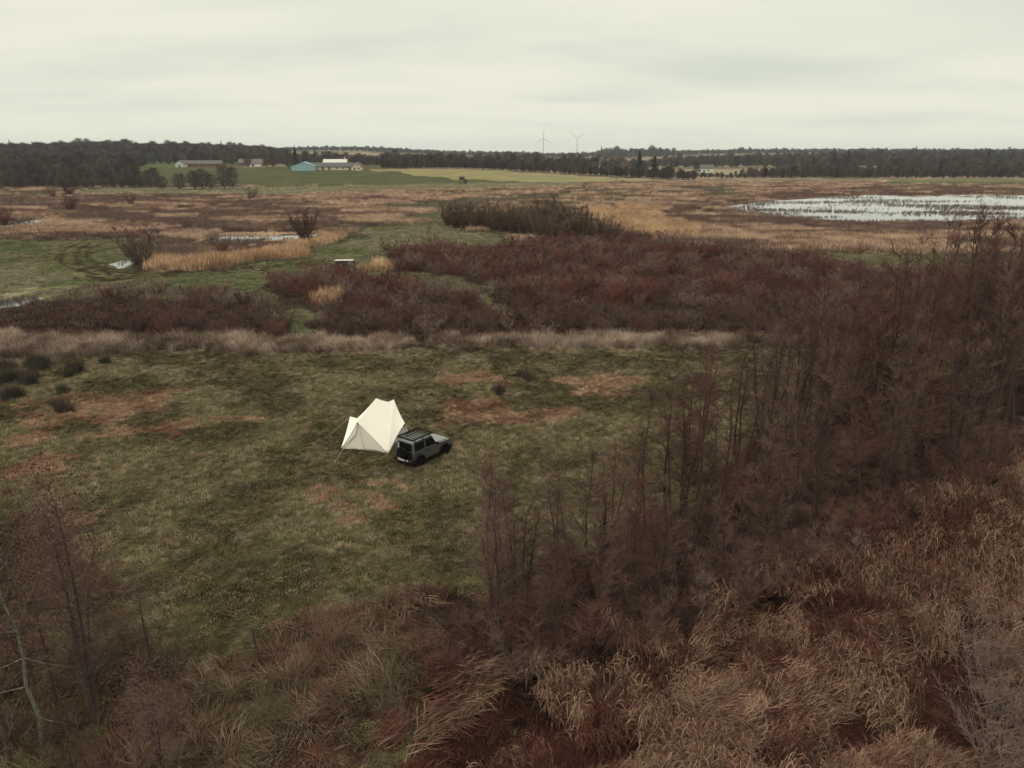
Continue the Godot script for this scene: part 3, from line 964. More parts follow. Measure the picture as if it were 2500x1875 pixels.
const TONE_WORDS := ["reddish brown", "mauve grey", "dark brown", "pale grey", "olive brown", "russet"]
const TREE_ROW := [[-0.51, -23.32, 5.46], [0.33, -25.66, 4.82], [0.02, -23.77, 4.36], [-0.85, -24.87, 5.12], [-0.75, -25.73, 5.70], [-0.32, -24.93, 4.58], [-0.12, -27.28, 5.84], [0.41, -25.05, 5.91], [2.88, -26.78, 5.70], [3.28, -26.87, 6.30], [2.44, -28.64, 5.07], [1.96, -28.93, 5.87], [3.98, -29.29, 5.43], [4.46, -30.46, 5.93], [3.92, -29.41, 5.16], [6.63, -32.68, 6.75], [6.33, -33.16, 5.37], [7.82, -33.28, 6.87], [8.89, -34.20, 6.26], [8.84, -35.26, 7.15], [10.05, -36.55, 7.76], [8.94, -35.32, 7.75], [11.47, -36.59, 6.61], [10.32, -38.67, 6.38], [13.56, -39.67, 6.32], [13.41, -40.19, 6.93], [14.74, -40.65, 7.45], [15.47, -42.23, 7.67], [15.36, -42.29, 9.02], [17.92, -44.75, 7.82], [18.63, -44.80, 7.93], [20.65, -44.98, 8.14], [20.86, -46.78, 7.77], [20.53, -48.02, 9.76], [24.04, -49.36, 8.28], [23.31, -48.76, 9.76], [26.49, -50.14, 9.52], [28.32, -52.59, 9.79], [28.50, -52.20, 9.86], [31.17, -53.59, 9.72], [31.75, -55.20, 10.19], [35.99, -55.26, 11.04], [37.70, -55.68, 11.42], [40.67, -56.09, 11.27], [44.93, -58.22, 11.21], [45.08, -57.27, 11.08], [0.64, -22.48, 3.50], [0.84, -22.81, 3.98], [1.60, -23.01, 4.51], [0.55, -23.48, 4.48], [2.13, -23.31, 3.82], [1.76, -24.69, 4.13], [2.07, -24.61, 4.07], [3.04, -24.17, 5.00], [4.48, -25.66, 4.78], [4.01, -25.79, 5.53], [3.82, -25.17, 4.44], [5.01, -25.64, 5.94], [6.06, -25.81, 5.60], [5.95, -26.57, 5.55], [8.87, -27.48, 5.43], [7.69, -29.03, 5.96], [8.55, -28.41, 6.69], [9.75, -29.66, 5.68], [11.16, -29.35, 7.24], [11.57, -29.82, 6.55], [12.54, -30.49, 6.73], [13.76, -32.92, 7.22], [14.60, -32.55, 7.98], [15.67, -34.03, 8.38], [17.15, -35.61, 6.88], [18.84, -36.10, 7.85], [20.32, -36.46, 7.05], [21.19, -37.97, 7.77], [22.35, -38.63, 7.92], [24.39, -40.89, 7.84], [26.12, -39.89, 8.82], [26.76, -41.37, 9.08], [29.24, -42.97, 10.63], [29.87, -42.91, 8.70], [32.23, -45.40, 10.96], [33.73, -46.37, 11.27], [36.00, -47.48, 10.76], [37.90, -48.91, 10.98], [40.77, -50.48, 11.99], [44.50, -52.17, 11.83], [48.24, -52.38, 9.64], [48.92, -53.62, 13.00], [17.82, -44.44, 9.89], [20.31, -44.20, 7.90], [19.17, -46.54, 8.88], [19.65, -44.79, 10.06], [21.64, -46.65, 9.24], [23.87, -44.91, 9.60], [25.20, -48.68, 10.54], [27.52, -47.86, 10.88], [26.85, -49.59, 11.47], [26.51, -50.35, 10.43], [28.16, -48.90, 11.66], [30.73, -51.82, 9.85], [30.64, -49.17, 11.40], [33.97, -53.29, 12.44], [32.00, -49.62, 12.43], [33.49, -50.20, 12.57], [36.21, -52.72, 11.59], [37.74, -53.03, 11.62], [38.76, -52.78, 12.93], [42.39, -53.57, 12.61], [44.29, -54.55, 12.23], [42.74, -57.23, 10.86], [25.58, -53.39, 6.92], [28.17, -54.46, 8.12], [25.15, -57.42, 7.55], [27.43, -54.38, 7.66], [27.72, -58.53, 8.16], [29.66, -59.81, 10.10], [33.01, -57.26, 9.58], [34.08, -60.81, 9.75], [33.50, -58.28, 8.39], [31.10, -61.35, 8.26], [36.97, -61.45, 9.14], [34.52, -60.30, 10.57], [35.04, -61.02, 11.39], [38.04, -60.29, 8.64], [40.36, -63.33, 8.82], [43.47, -63.57, 10.04], [39.64, -61.96, 10.59], [42.10, -66.21, 9.37], [42.78, -66.39, 10.67], [43.99, -67.96, 12.79], [47.49, -66.59, 11.38], [47.77, -68.54, 11.56], [51.74, -65.76, 10.65], [51.58, -67.66, 11.98], [47.61, -74.12, 9.75], [47.69, -73.77, 8.05], [47.88, -80.07, 9.75], [50.61, -80.57, 8.10], [49.47, -78.38, 9.64], [50.88, -76.70, 8.25], [54.20, -79.78, 8.57], [56.37, -77.35, 10.24], [61.45, -78.01, 10.61], [63.63, -79.11, 11.98], [64.76, -82.84, 11.79], [61.23, -84.77, 9.73], [67.00, -83.44, 9.52], [68.45, -86.24, 9.74]]
const UNDER_ROW := [[-1.98, -21.68, 1.08], [-1.68, -22.56, 0.91], [-1.81, -22.33, 1.05], [-1.16, -22.53, 0.85], [-0.17, -21.87, 1.04], [-0.26, -21.94, 0.94], [0.44, -22.30, 1.08], [1.80, -22.73, 0.83], [1.30, -23.90, 1.09], [1.67, -23.16, 1.06], [1.54, -23.74, 0.86], [2.24, -23.06, 0.87], [2.34, -22.77, 1.05], [3.58, -24.04, 0.84], [3.84, -24.97, 0.85], [4.39, -23.49, 0.86], [4.57, -24.39, 1.06], [5.86, -25.18, 0.80], [5.93, -25.79, 0.92], [5.35, -25.80, 0.91], [7.17, -25.99, 1.09], [8.29, -25.85, 1.00], [8.46, -26.65, 0.98], [8.60, -27.12, 0.82], [8.52, -26.71, 1.03], [9.34, -26.55, 0.88], [9.47, -27.15, 1.00], [11.64, -27.63, 1.05], [11.76, -28.93, 0.96], [12.05, -28.21, 0.96], [12.04, -29.55, 0.85], [14.70, -29.34, 0.98], [13.89, -30.16, 0.97], [15.47, -30.56, 0.86], [15.77, -31.38, 1.07], [17.19, -31.65, 0.87], [18.05, -32.26, 1.06], [19.62, -34.35, 0.96], [20.72, -35.56, 0.98], [21.68, -36.88, 0.83], [23.09, -37.09, 0.86], [24.30, -37.01, 1.02], [24.53, -37.13, 1.09], [26.58, -38.43, 1.08], [27.31, -38.78, 0.94], [27.37, -40.68, 0.83], [29.29, -41.57, 1.03], [31.41, -41.53, 1.01], [32.98, -42.76, 1.09], [31.73, -43.93, 0.86], [34.94, -44.06, 1.02], [36.27, -45.01, 0.91], [38.70, -46.32, 1.01], [42.14, -46.65, 0.82], [44.26, -49.06, 0.84], [45.05, -48.97, 1.08], [-1.66, -24.67, 0.71], [0.89, -26.03, 0.63], [2.13, -27.43, 0.65], [3.17, -27.82, 0.62], [4.04, -26.28, 0.67], [7.44, -30.33, 0.63], [7.82, -31.00, 0.64], [8.93, -32.23, 0.64], [11.86, -35.90, 0.76], [15.59, -38.46, 0.62], [20.57, -40.93, 0.57], [22.33, -42.27, 0.68], [27.16, -45.62, 0.57], [27.93, -46.56, 0.74], [37.51, -51.38, 0.77], [42.50, -54.47, 0.72]]

func build_scrub_trees():
	# pale birch with a crooked trunk
	var v := PackedVector3Array()
	var path := [Vector3(0, -0.2, 0), Vector3(0.12, 1.2, 0), Vector3(-0.02, 2.4, 0.05), Vector3(0.06, 3.4, 0), Vector3(0.10, 4.4, 0.1), Vector3(-0.10, 5.4, 0.05), Vector3(-0.18, 6.4, 0.0), Vector3(-0.1, 7.6, 0.0)]
	for i in path.size() - 1:
		tube(v, path[i], path[i + 1], 0.072 - 0.009 * i, 0.072 - 0.009 * (i + 1), 8)
	var limbs := [[4, Vector3(0.65, 1.0, 0.1), 2.4], [3, Vector3(0.9, -0.5, 0.3), 1.5], [2, Vector3(-1, 0.35, 0.5), 1.5], [1, Vector3(0.8, -0.25, 0.5), 1.0], [3, Vector3(-1, -0.3, 0.4), 1.3], [4, Vector3(-0.8, 0.2, 0.4), 0.8], [5, Vector3(0.6, 1.0, 0), 1.6], [5, Vector3(-0.8, 0.8, 0.3), 1.2]]
	var twig := PackedVector3Array()
	var bq := {"twigs": 2.5, "tl": 0.6, "tr": 0.007, "sub": 2, "rise": 0.2}
	for l in limbs:
		limb(v, twig, path[l[0]], l[1].normalized(), l[2], 0.028, bq)
	for k in range(4, 8):
		for j in 6:
			limb(v, twig, path[k], Vector3(rf(-1, 1), rf(0.4, 1.2), rf(-1, 1)).normalized(), rf(0.7, 1.4), 0.014, bq)
	var birch := thing("birch_tree", "crooked pale-barked birch with grey limbs beside brown scrub", "tree", Vector3(-14.9, 0, -18.9), 0.3)
	part("trunk", mesh_of(v), birch_bark(), birch)
	part("crown", mesh_of(twig), twig_tones[2], birch)
	# leafy brown trees
	var q := {"h": 8.0, "stems": 1, "lean": 0.06, "base": 0.05, "segs": 8, "r": 0.08, "wob": 0.05, "sides": 6, "bare": 0.2, "branches": 5.0, "up": 0.7, "reach": 0.22, "rise": 0.15, "twigs": 2.0, "tl": 0.5, "tr": 0.010, "sub": 1}
	var tm := mat(Vector3(0.050, 0.030, 0.026))
	var models := []
	for k in 3:
		q.stems = [1, 1, 2][k]
		var o := plant_model("brown_leaved_tree", q, "trunk", "crown", tm, twig_tones[1], "slim tree holding purplish brown dead leaves and cones beside the birch", "tree", "slim brown-leaved trees beside the birch")
		add_leaves(o, 1500, Vector3(0.080, 0.036, 0.031), 0.075, q, 0.5)
		models.append(o)
	for e in [[-13.8, -20.0, 9.6], [-15.4, -22.6, 6.6], [-13.2, -22.6, 4.4], [-16.6, -24.0, 6.8], [-11.4, -19.0, 3.4], [-10.6, -17.8, 3.2], [-15.6, -20.8, 6.0], [-15.3, -18.0, 6.6]]:
		var s: float = e[2] / 8.0
		copy_of(models[rng.randi() % 3], Vector3(e[0], relief(e[0], e[1]), e[1]), rf(0, TAU), Vector3(lerpf(s, 1, 0.4), s, lerpf(s, 1, 0.4)))
	# wind-combed scrub round them
	var sq := {"h": 2.2, "stems": 14, "lean": 0.9, "base": 0.5, "segs": 4, "r": 0.013, "wob": 0.2, "sides": 3, "bare": 0.1, "branches": 2.0, "up": 0.8, "reach": 0.36, "rise": 0.0, "twigs": 2.0, "tl": 0.45, "tr": 0.0075, "sub": 1}
	var low := []
	for k in 3:
		low.append(plant_model("low_scrub_bush", sq, "stems", "twigs", bark_dark, twig_tones[[2, 0, 4][k]], "low bare brown bush around the pale birch at the field corner", "bush", "low bushes around the birch"))
	for p in scatter_in([-26.23, -30.69, -22.14, -31.12, -17.63, -27.98, -14.11, -24.74, -11.92, -22.57, -12.33, -20.91, -11.12, -17.41, -16.63, -17.41], 1.5, 28):
		var s := rf(0.4, 0.85)
		var k := rng.randi() % 3
		var c := copy_of(low[k], Vector3(p.x, relief(p.x, p.y), p.y), rf(0, TAU), Vector3(s, s, s))
		tag(c, "%s %s bare bush around the pale birch at the field corner" % ["knee-high" if s < 0.5 else ("waist-high" if s < 0.68 else "chest-high"), ["dark brown", "reddish brown", "olive brown"][k]], "bush", "low bushes around the birch")
	# bare shrub at the reed bed's corner
	sq.h = 4.0
	sq.stems = 14
	var big := plant_model("reedside_shrub", sq, "stems", "twigs", mat(Vector3(0.13, 0.10, 0.09)), twig_tones[3], "grey bare shrub rising out of the trampled reed bed", "shrub", "grey shrubs in the reed bed")
	for e in [[15.2, -18.6, 1.0], [16.6, -20.4, 0.9], [14.6, -17.2, 0.8], [17.4, -22.6, 0.8]]:
		copy_of(big, Vector3(e[0], relief(e[0], e[1]), e[1]), rf(0, TAU), Vector3.ONE * e[2])
	# thin white birch in the scrub
	var bv := PackedVector3Array()
	var bt := PackedVector3Array()
	var p0 := Vector3(0, -0.1, 0)
	for k in 6:
		var p1 := p0 + Vector3(rf(-0.06, 0.06), 1.05, rf(-0.06, 0.06))
		tube(bv, p0, p1, 0.07 - 0.01 * k, 0.06 - 0.01 * k, 5)
		if k > 1:
			for j in 5:
				limb(bt, bt, p0.lerp(p1, rf(0, 1)), Vector3(rf(-1, 1), 1.2, rf(-1, 1)).normalized(), 1.1, 0.014, bq)
		p0 = p1
	var g := Vector2(-15.15, -135.61)
	var b2 := thing("young_birch", "thin white-stemmed birch rising out of the scrub before the pasture", "tree", Vector3(g.x, 0, g.y))
	part("trunk", mesh_of(bv), birch_bark(), b2)
	part("crown", mesh_of(bt), twig_tones[1], b2)

var birch_m: StandardMaterial3D
func birch_bark() -> StandardMaterial3D:
	if birch_m:
		return birch_m
	birch_m = mat(Vector3.ONE, 0.8)
	var n := FastNoiseLite.new()
	n.seed = 3
	n.frequency = 0.035
	n.fractal_octaves = 4
	var ramp := Gradient.new()
	ramp.offsets = PackedFloat32Array([0.0, 0.36, 0.46, 1.0])
	ramp.colors = PackedColorArray([Color(0.16, 0.13, 0.12), Color(0.22, 0.19, 0.17), Color(0.43, 0.42, 0.37), Color(0.52, 0.50, 0.44)])
	var nt := NoiseTexture2D.new()
	nt.width = 256
	nt.height = 256
	nt.seamless = true
	nt.noise = n
	nt.color_ramp = ramp
	birch_m.albedo_texture = nt
	birch_m.uv1_triplanar = true
	birch_m.uv1_scale = Vector3(1.2, 2.6, 1.2)
	return birch_m

# ---------------------------------------------------------------- copies too many to count
func put(buf: PackedFloat32Array, at: Vector3, yaw: float, s: Vector3, c: Vector3, tilt := 0.0):
	var b := Basis(Vector3.UP, yaw)
	if tilt != 0.0:
		b = b * Basis(Vector3.RIGHT, tilt)
	b = b * Basis.from_scale(s)
	buf.append_array(PackedFloat32Array([b.x.x, b.y.x, b.z.x, at.x, b.x.y, b.y.y, b.z.y, at.y, b.x.z, b.y.z, b.z.z, at.z, c.x, c.y, c.z, 1.0]))

var growth_m: StandardMaterial3D
func many(called: String, mesh: Mesh, buf: PackedFloat32Array, parent: Node) -> MultiMeshInstance3D:
	if buf.size() == 0:
		return null
	if growth_m == null:
		growth_m = StandardMaterial3D.new()
		growth_m.vertex_color_use_as_albedo = true
		growth_m.roughness = 0.9
		growth_m.metallic_specular = 0.25
		growth_m.cull_mode = BaseMaterial3D.CULL_DISABLED
	var mm := MultiMesh.new()
	mm.transform_format = MultiMesh.TRANSFORM_3D
	mm.use_colors = true
	mm.mesh = mesh
	mm.instance_count = buf.size() / 16
	mm.buffer = buf
	var o := MultiMeshInstance3D.new()
	o.name = called
	o.multimesh = mm
	o.material_override = growth_m
	o.set_meta("kind", "stuff")
	parent.add_child(o, true)
	return o

# blades that rise and bend over; lie = how flat they end
func tuft(blades: int, len: float, wide: float, spread: float, lie: float, fan: float) -> ArrayMesh:
	var v := PackedVector3Array()
	var c := PackedColorArray()
	for i in blades:
		var yaw := rf(-fan, fan)
		var d := Vector3(sin(yaw), 0, cos(yaw))
		var s := Vector3(d.z, 0, -d.x) * wide * rf(0.6, 1.2) * 0.5
		var l := len * rf(0.6, 1.2)
		var p0 := Vector3(rf(-spread, spread), -0.02, rf(-spread, spread))
		var a := lie * rf(0.6, 1.3)
		var p1 := p0 + (Vector3.UP * cos(a * 0.5) + d * sin(a * 0.5)) * l * 0.5
		var p2 := p1 + (Vector3.UP * cos(minf(a * 1.25, 2.1)) + d * sin(minf(a * 1.25, 2.1))) * l * 0.5
		quad(v, p0 - s, p1 - s * 0.8, p1 + s * 0.8, p0 + s)
		v.push_back(p1 - s * 0.8); v.push_back(p2); v.push_back(p1 + s * 0.8)
		var k := rf(0.5, 1.4) # one tone for the whole blade
		for q in 9:
			c.push_back(Color(k, k, k))
	return mesh_of(v, c)

# upright reed stems with drooping leaves and a plume
func reeds(stems: int, hgt: float, spread: float, lean: float, thick: float) -> ArrayMesh:
	var v := PackedVector3Array()
	var c := PackedColorArray()
	for i in stems:
		var p := Vector3(rf(-spread, spread), -0.1, rf(-spread, spread))
		var a := rf(0, TAU)
		var l := lean * rf(0.2, 1.2)
		var d := (Vector3(cos(a) * l * 0.5, 1, sin(a) * l * 0.5) + Vector3(0, 0, lean * 0.8)).normalized()
		var h := hgt * rf(0.6, 1.1)
		var before := v.size()
		tube(v, p, p + d * h, thick, thick * 0.4, 3)
		for j in 4:
			var at := p + d * h * rf(0.35, 0.95)
			var b := rf(-1.7, 1.7)
			var ld := Vector3(sin(b), rf(0.1, 0.8), cos(b)).normalized()
			var sd := Vector3(ld.z, 0, -ld.x).normalized() * thick * 1.3
			var m := at + ld * 0.16 * hgt
			var e := m + (ld + Vector3(0, -1.3, 0)).normalized() * 0.2 * hgt
			v.push_back(at); v.push_back(m - sd); v.push_back(m + sd)
			v.push_back(m - sd); v.push_back(e); v.push_back(m + sd)
		var top := p + d * h
		for j in 4:
			var pe := top + Vector3(rf(-0.05, 0.05), rf(-0.02, 0.14), rf(0.0, 0.12))
			tube(v, top - d * 0.05 * j, pe, 0.010, 0.0, 3)
		var k := rf(0.4, 1.5) # one tone for the whole stem
		for q in v.size() - before:
			c.push_back(Color(k, k, k))
	return mesh_of(v, c)

# straws that have gone over and lie along one another
func lodged(n: int, len: float, wide: float) -> ArrayMesh:
	var v := PackedVector3Array()
	var c := PackedColorArray()
	for i in n:
		var p0 := Vector3(rf(-0.35, 0.35), rf(-0.06, 0.10), rf(-0.5, 0.3))
		var yaw := rf(-0.28, 0.28)
		var d := Vector3(sin(yaw), rf(-0.10, 0.28), cos(yaw)).normalized()
		var l := len * rf(0.4, 1.1)
		var s := Vector3(rf(0.5, 1), rf(-0.7, 0.7), rf(-0.4, 0.4)).normalized() * wide * 0.5
		var p1 := p0 + d * l * 0.55
		var d2 := (d + Vector3(rf(-0.4, 0.4), rf(-0.45, 0.1), 0)).normalized()
		var p2 := p1 + d2 * l * 0.45
		var before := v.size()
		quad(v, p0 - s, p1 - s * 0.8, p1 + s * 0.8, p0 + s)
		v.push_back(p1 - s * 0.8); v.push_back(p2); v.push_back(p1 + s * 0.8)
		for j in 2:
			var at := p0.lerp(p1, rf(0.3, 1.0))
			var ld := (d + Vector3(rf(-1, 1), rf(-0.3, 0.6), rf(-0.2, 0.4)) * 0.8).normalized()
			v.push_back(at - s); v.push_back(at + ld * l * rf(0.15, 0.35)); v.push_back(at + s)
		var k := rf(0.35, 1.6) # one tone for the whole straw
		for q in v.size() - before:
			c.push_back(Color(k, k, k))
	return mesh_of(v, c)

# height of the heaped straw, in ridges running one way
func heap(x: float, z: float) -> float:
	var u := x * 0.85 - z * 0.53
	var w := x * 0.53 + z * 0.85
	return clampf((nz(0, u * 0.45, w * 1.5, 0.09) - 0.34) * 2.6, 0.0, 1.0)

func build_grass():
	# near field: matted grass, each tuft combed by the wind
	var mats := []
	for i in 4:
		mats.append(tuft(15, 0.32, 0.020, 0.17, [1.15, 1.3, 1.0, 1.2][i], [0.9, 0.6, 1.2, 0.8][i]))
	var long := []
	for i in 3:
		long.append(tuft(26, 0.85, 0.016, 0.24, [1.0, 1.25, 0.8][i], [1.2, 0.8, 2.0][i]))
	var laid := []
	for i in 3:
		laid.append(lodged([13, 10, 15][i], [1.0, 1.3, 0.8][i], 0.022))
	var reed := []
	for i in 4:
		reed.append(reeds(9, 1.6, 0.26, [0.25, 0.5, 0.9, 1.3][i], 0.011))
	var b_mat := [PackedFloat32Array(), PackedFloat32Array(), PackedFloat32Array(), PackedFloat32Array()]
	var b_rust := [PackedFloat32Array(), PackedFloat32Array(), PackedFloat32Array(), PackedFloat32Array()]
	var b_tus := [PackedFloat32Array(), PackedFloat32Array(), PackedFloat32Array()]
	var b_pale := [PackedFloat32Array(), PackedFloat32Array(), PackedFloat32Array()]
	var b_reed := [PackedFloat32Array(), PackedFloat32Array(), PackedFloat32Array(), PackedFloat32Array()]
	var b_lay := [PackedFloat32Array(), PackedFloat32Array(), PackedFloat32Array()]
	var z := -14.0
	while z > -84.0:
		var dz: float = 0.2
		var dens: float = lerpf(30.0, 20.0, ss(25, 75, -z))
		var half := 0.663 * -z + 9.0
		for k in int(2.0 * half * dz * dens):
			var x := rf(-half, half)
			var zz := z - rf(0, dz)
			var zn := zone(x, zz)
			if zn == WATER:
				continue
			if zn == DITCH:
				for q in 4:
					put(b_lay[rng.randi() % 3], Vector3(x + rf(-0.2, 0.2), relief(x, zz) + rf(0.0, 0.1), zz + rf(-0.2, 0.2)), rf(0, TAU), Vector3(0.6, 0.5, rf(0.3, 0.8)), pal[REEDBED][3 if rng.randf() < 0.8 else 1] * rf(0.3, 1.1), rf(-0.2, 0.2))
				continue
			var y := relief(x, zz)
			var flow := nz(0, x, zz, 0.12) * 9.0 + rf(-0.5, 0.5) + 0.6
			var bump := nz(2, x, zz, 0.16)
			if zn == MEADOW or zn == RUST or zn == GOLD or zn == PASTURE or zn == DRY or (zn == BRACKEN and rng.randf() < 0.6):
				var c := growth_colour(zn, x, zz)
				var s := rf(0.65, 1.2) * (0.8 + 0.4 * bump)
				if zn == MEADOW:
					var u := rng.randf()
					if u < 0.07:
						c = Vector3(0.29, 0.235, 0.165) * rf(0.7, 1.1)
					elif u < 0.20:
						c *= 0.45
				put(b_mat[rng.randi() % 4] if zn != RUST else b_rust[rng.randi() % 4], Vector3(x, y, zz), flow, Vector3(s, s * rf(0.8, 1.2), s), c)
			elif zn == PALE:
				if rng.randf() < 0.6:
					put(b_pale[rng.randi() % 3], Vector3(x, y, zz), flow, Vector3(1.1, 1.3, 1.1) * rf(0.7, 1.4), growth_colour(zn, x, zz))
			elif zn == TUSSOCK or zn == BRACKEN:
				if rng.randf() < 0.55:
					var s := rf(0.6, 1.2) * (0.5 + bump)
					if rng.randf() < 0.45:
						put(b_lay[rng.randi() % 3], Vector3(x, y + 0.25 * bump, zz), flow + rf(-1.4, 1.4), Vector3(s, s, s) * 0.8, growth_colour(zn, x, zz), rf(-0.3, 0.2))
					else:
						put(b_tus[rng.randi() % 3], Vector3(x, y, zz), flow, Vector3(s, s, s), growth_colour(zn, x, zz))
			elif zn == WOODFLOOR:
				if rng.randf() < 0.25:
					put(b_tus[rng.randi() % 3], Vector3(x, y, zz), flow, Vector3.ONE * rf(0.5, 0.9), growth_colour(zn, x, zz))
			elif zn == REEDBED:
				var c := growth_colour(zn, x, zz)
				var hp := heap(x, zz)
				var standing := ss(26.0, 31.0, -zz + 3.0 * nz(1, x, zz, 0.2)) + 0.8 * ss(0.62, 0.72, nz(0, x + 30.0, zz, 0.1))
				if rng.randf() < standing:
					if rng.randf() < 0.38:
						put(b_reed[rng.randi() % 3], Vector3(x, y, zz), flow, Vector3(1.0, rf(0.85, 1.25), 1.0) * rf(0.7, 1.15), c)
				elif hp > 0.16:
					for q in 2:
						put(b_lay[rng.randi() % 3], Vector3(x + rf(-0.1, 0.1), y + 1.0 * hp * rf(0.3, 1.0), zz + rf(-0.1, 0.1)), 2.13 + rf(-0.3, 0.3) + (rf(-1.6, 1.6) if rng.randf() < 0.5 else 0.0) + (nz(1, x, zz, 0.07) - 0.5) * 2.0, Vector3(1.0, 1.0, rf(0.5, 1.1)), c, rf(-0.4, 0.2))
				else:
					for q in 3:
						put(b_lay[rng.randi() % 3], Vector3(x + rf(-0.2, 0.2), y + rf(0.0, 0.12), zz + rf(-0.2, 0.2)), rf(0, TAU), Vector3(0.6, 0.5, rf(0.3, 0.7)), pal[REEDBED][3 if rng.randf() < 0.85 else 2] * rf(0.4, 1.3), rf(-0.2, 0.2))
		z -= dz
	var o := thing("meadow_grass", "matted olive green winter grass of the near field", "grass", Vector3.ZERO, 0.0, "", "stuff")
	for i in 4:
		many("grass", mats[i], b_mat[i], o)
	o = thing("rust_grass", "rust-brown patches of dead sedge in the near field", "grass", Vector3.ZERO, 0.0, "", "stuff")
	for i in 4:
		many("grass", mats[i], b_rust[i], o)
	o = thing("tussock_grass", "long brown tussock grass at the field's rough corner", "grass", Vector3.ZERO, 0.0, "", "stuff")
	for i in 3:
		many("grass", long[i], b_tus[i], o)
	o = thing("fringe_grass", "pale tall dead grass fringing the field before the thicket", "grass", Vector3.ZERO, 0.0, "", "stuff")
	for i in 3:
		many("grass", long[i], b_pale[i], o)
	o = thing("reeds", "standing dry reeds beyond the dark ditch", "reeds", Vector3.ZERO, 0.0, "", "stuff")
	for i in 4:
		many("reeds", reed[i], b_reed[i], o)
	o = thing("flattened_reeds", "wind-flattened straw and reeds lying in swathes by the ditch and rough corner", "reeds", Vector3.ZERO, 0.0, "", "stuff")
	for i in 3:
		many("reeds", laid[i], b_lay[i], o)
	# middle distance: pasture tufts, sedge and reeds
	var mid := []
	for i in 3:
		mid.append(tuft(26, 0.6, 0.03, 0.55, [1.1, 1.3, 0.9][i], 1.6))
	var sedge := []
	for i in 3:
		sedge.append(tuft(36, 1.25, 0.045, 0.75, [0.35, 0.5, 0.25][i], 3.1))
	var b_mid := [PackedFloat32Array(), PackedFloat32Array(), PackedFloat32Array()]
	var b_sed := [PackedFloat32Array(), PackedFloat32Array(), PackedFloat32Array()]
	var b_gold := [PackedFloat32Array(), PackedFloat32Array(), PackedFloat32Array()]
	var b_lake := [PackedFloat32Array(), PackedFloat32Array(), PackedFloat32Array()]
	z = -78.0
	while z > -520.0:
		var dz := 1.0
		var dens: float = lerpf(5.0, 0.8, ss(80, 320, -z))
		var half := 0.663 * -z + 12.0
		for k in int(2.0 * half * dz * dens):
			var x := rf(-half, half)
			var zz := z - rf(0, dz)
			if absf(x) > 418.0:
				continue
			var zn := zone(x, zz)
			var s := rf(0.7, 1.25)
			if zn == WATER:
				if zone_raw(x, zz) == WATER and rng.randf() < 0.9 * ss(0.47, 0.62, nz(1, x * 0.35, zz, 0.9) + rf(-0.06, 0.06) - 0.10 * ss(130, 260, x)):
					var w := rf(0.12, 0.4)
					put(b_lake[rng.randi() % 3], Vector3(x, -0.1, zz), rf(0, TAU), Vector3(w, s * 0.55, w), Vector3(0.13, 0.09, 0.07))
				continue
			if zone_raw(x, zz) == WATER or zn == MUD or zn == CROP or zn == HAY:
				continue
			var c := growth_colour(zn, x, zz)
			var at := Vector3(x, relief(x, zz), zz)
			if zone_raw(x, zz - 2.5) == WATER or zone_raw(x, zz - 6.0) == WATER or zone_raw(x, zz - 10.0) == WATER:
				s *= 0.25
			elif zn != STRAW and zone_raw(x, zz + 2.5) == WATER or zone_raw(x, zz + 6.0) == WATER or zone_raw(x, zz + 10.0) == WATER:
				s *= 0.3
			elif zone_raw(x, zz - 3.0) == MUD:
				s *= 0.6
			if zn == PASTURE or zn == DRY or zn == MEADOW:
				put(b_mid[rng.randi() % 3], at, rf(0, TAU), Vector3(s, s * 0.6, s), c)
			elif zn == STRAW or zn == GOLD:
				s *= 1.1
				put(b_gold[rng.randi() % 3], at, rf(0, TAU), Vector3(s, s * (0.9 if zn == STRAW else 1.15), s), c)
			elif zn == BROWN:
				put(b_sed[rng.randi() % 3], at, rf(0, TAU), Vector3(s, s * 0.9, s), c)
			elif zn == MARSH or zn == WOODFLOOR or zn == PALE:
				put(b_sed[rng.randi() % 3], at, rf(0, TAU), Vector3(s, s * 0.45, s), c)
		z -= 1.0
	o = thing("pasture_grass", "green pasture grass round the ponds beyond the thicket", "grass", Vector3.ZERO, 0.0, "", "stuff")
	for i in 3:
		many("grass", mid[i], b_mid[i], o)
	o = thing("sedge", "dark brown sedge covering the marsh", "sedge", Vector3.ZERO, 0.0, "", "stuff")
	for i in 3:
		many("sedge", sedge[i], b_sed[i], o)
	o = thing("straw_reeds", "pale straw-coloured reeds in bands round the lake and ponds", "reeds", Vector3.ZERO, 0.0, "", "stuff")
	for i in 3:
		many("reeds", sedge[i], b_gold[i], o)
	o = thing("lake_reeds", "sparse dark reeds standing in the lake water", "reeds", Vector3.ZERO, 0.0, "", "stuff")
	for i in 3:
		many("reeds", sedge[i], b_lake[i], o)

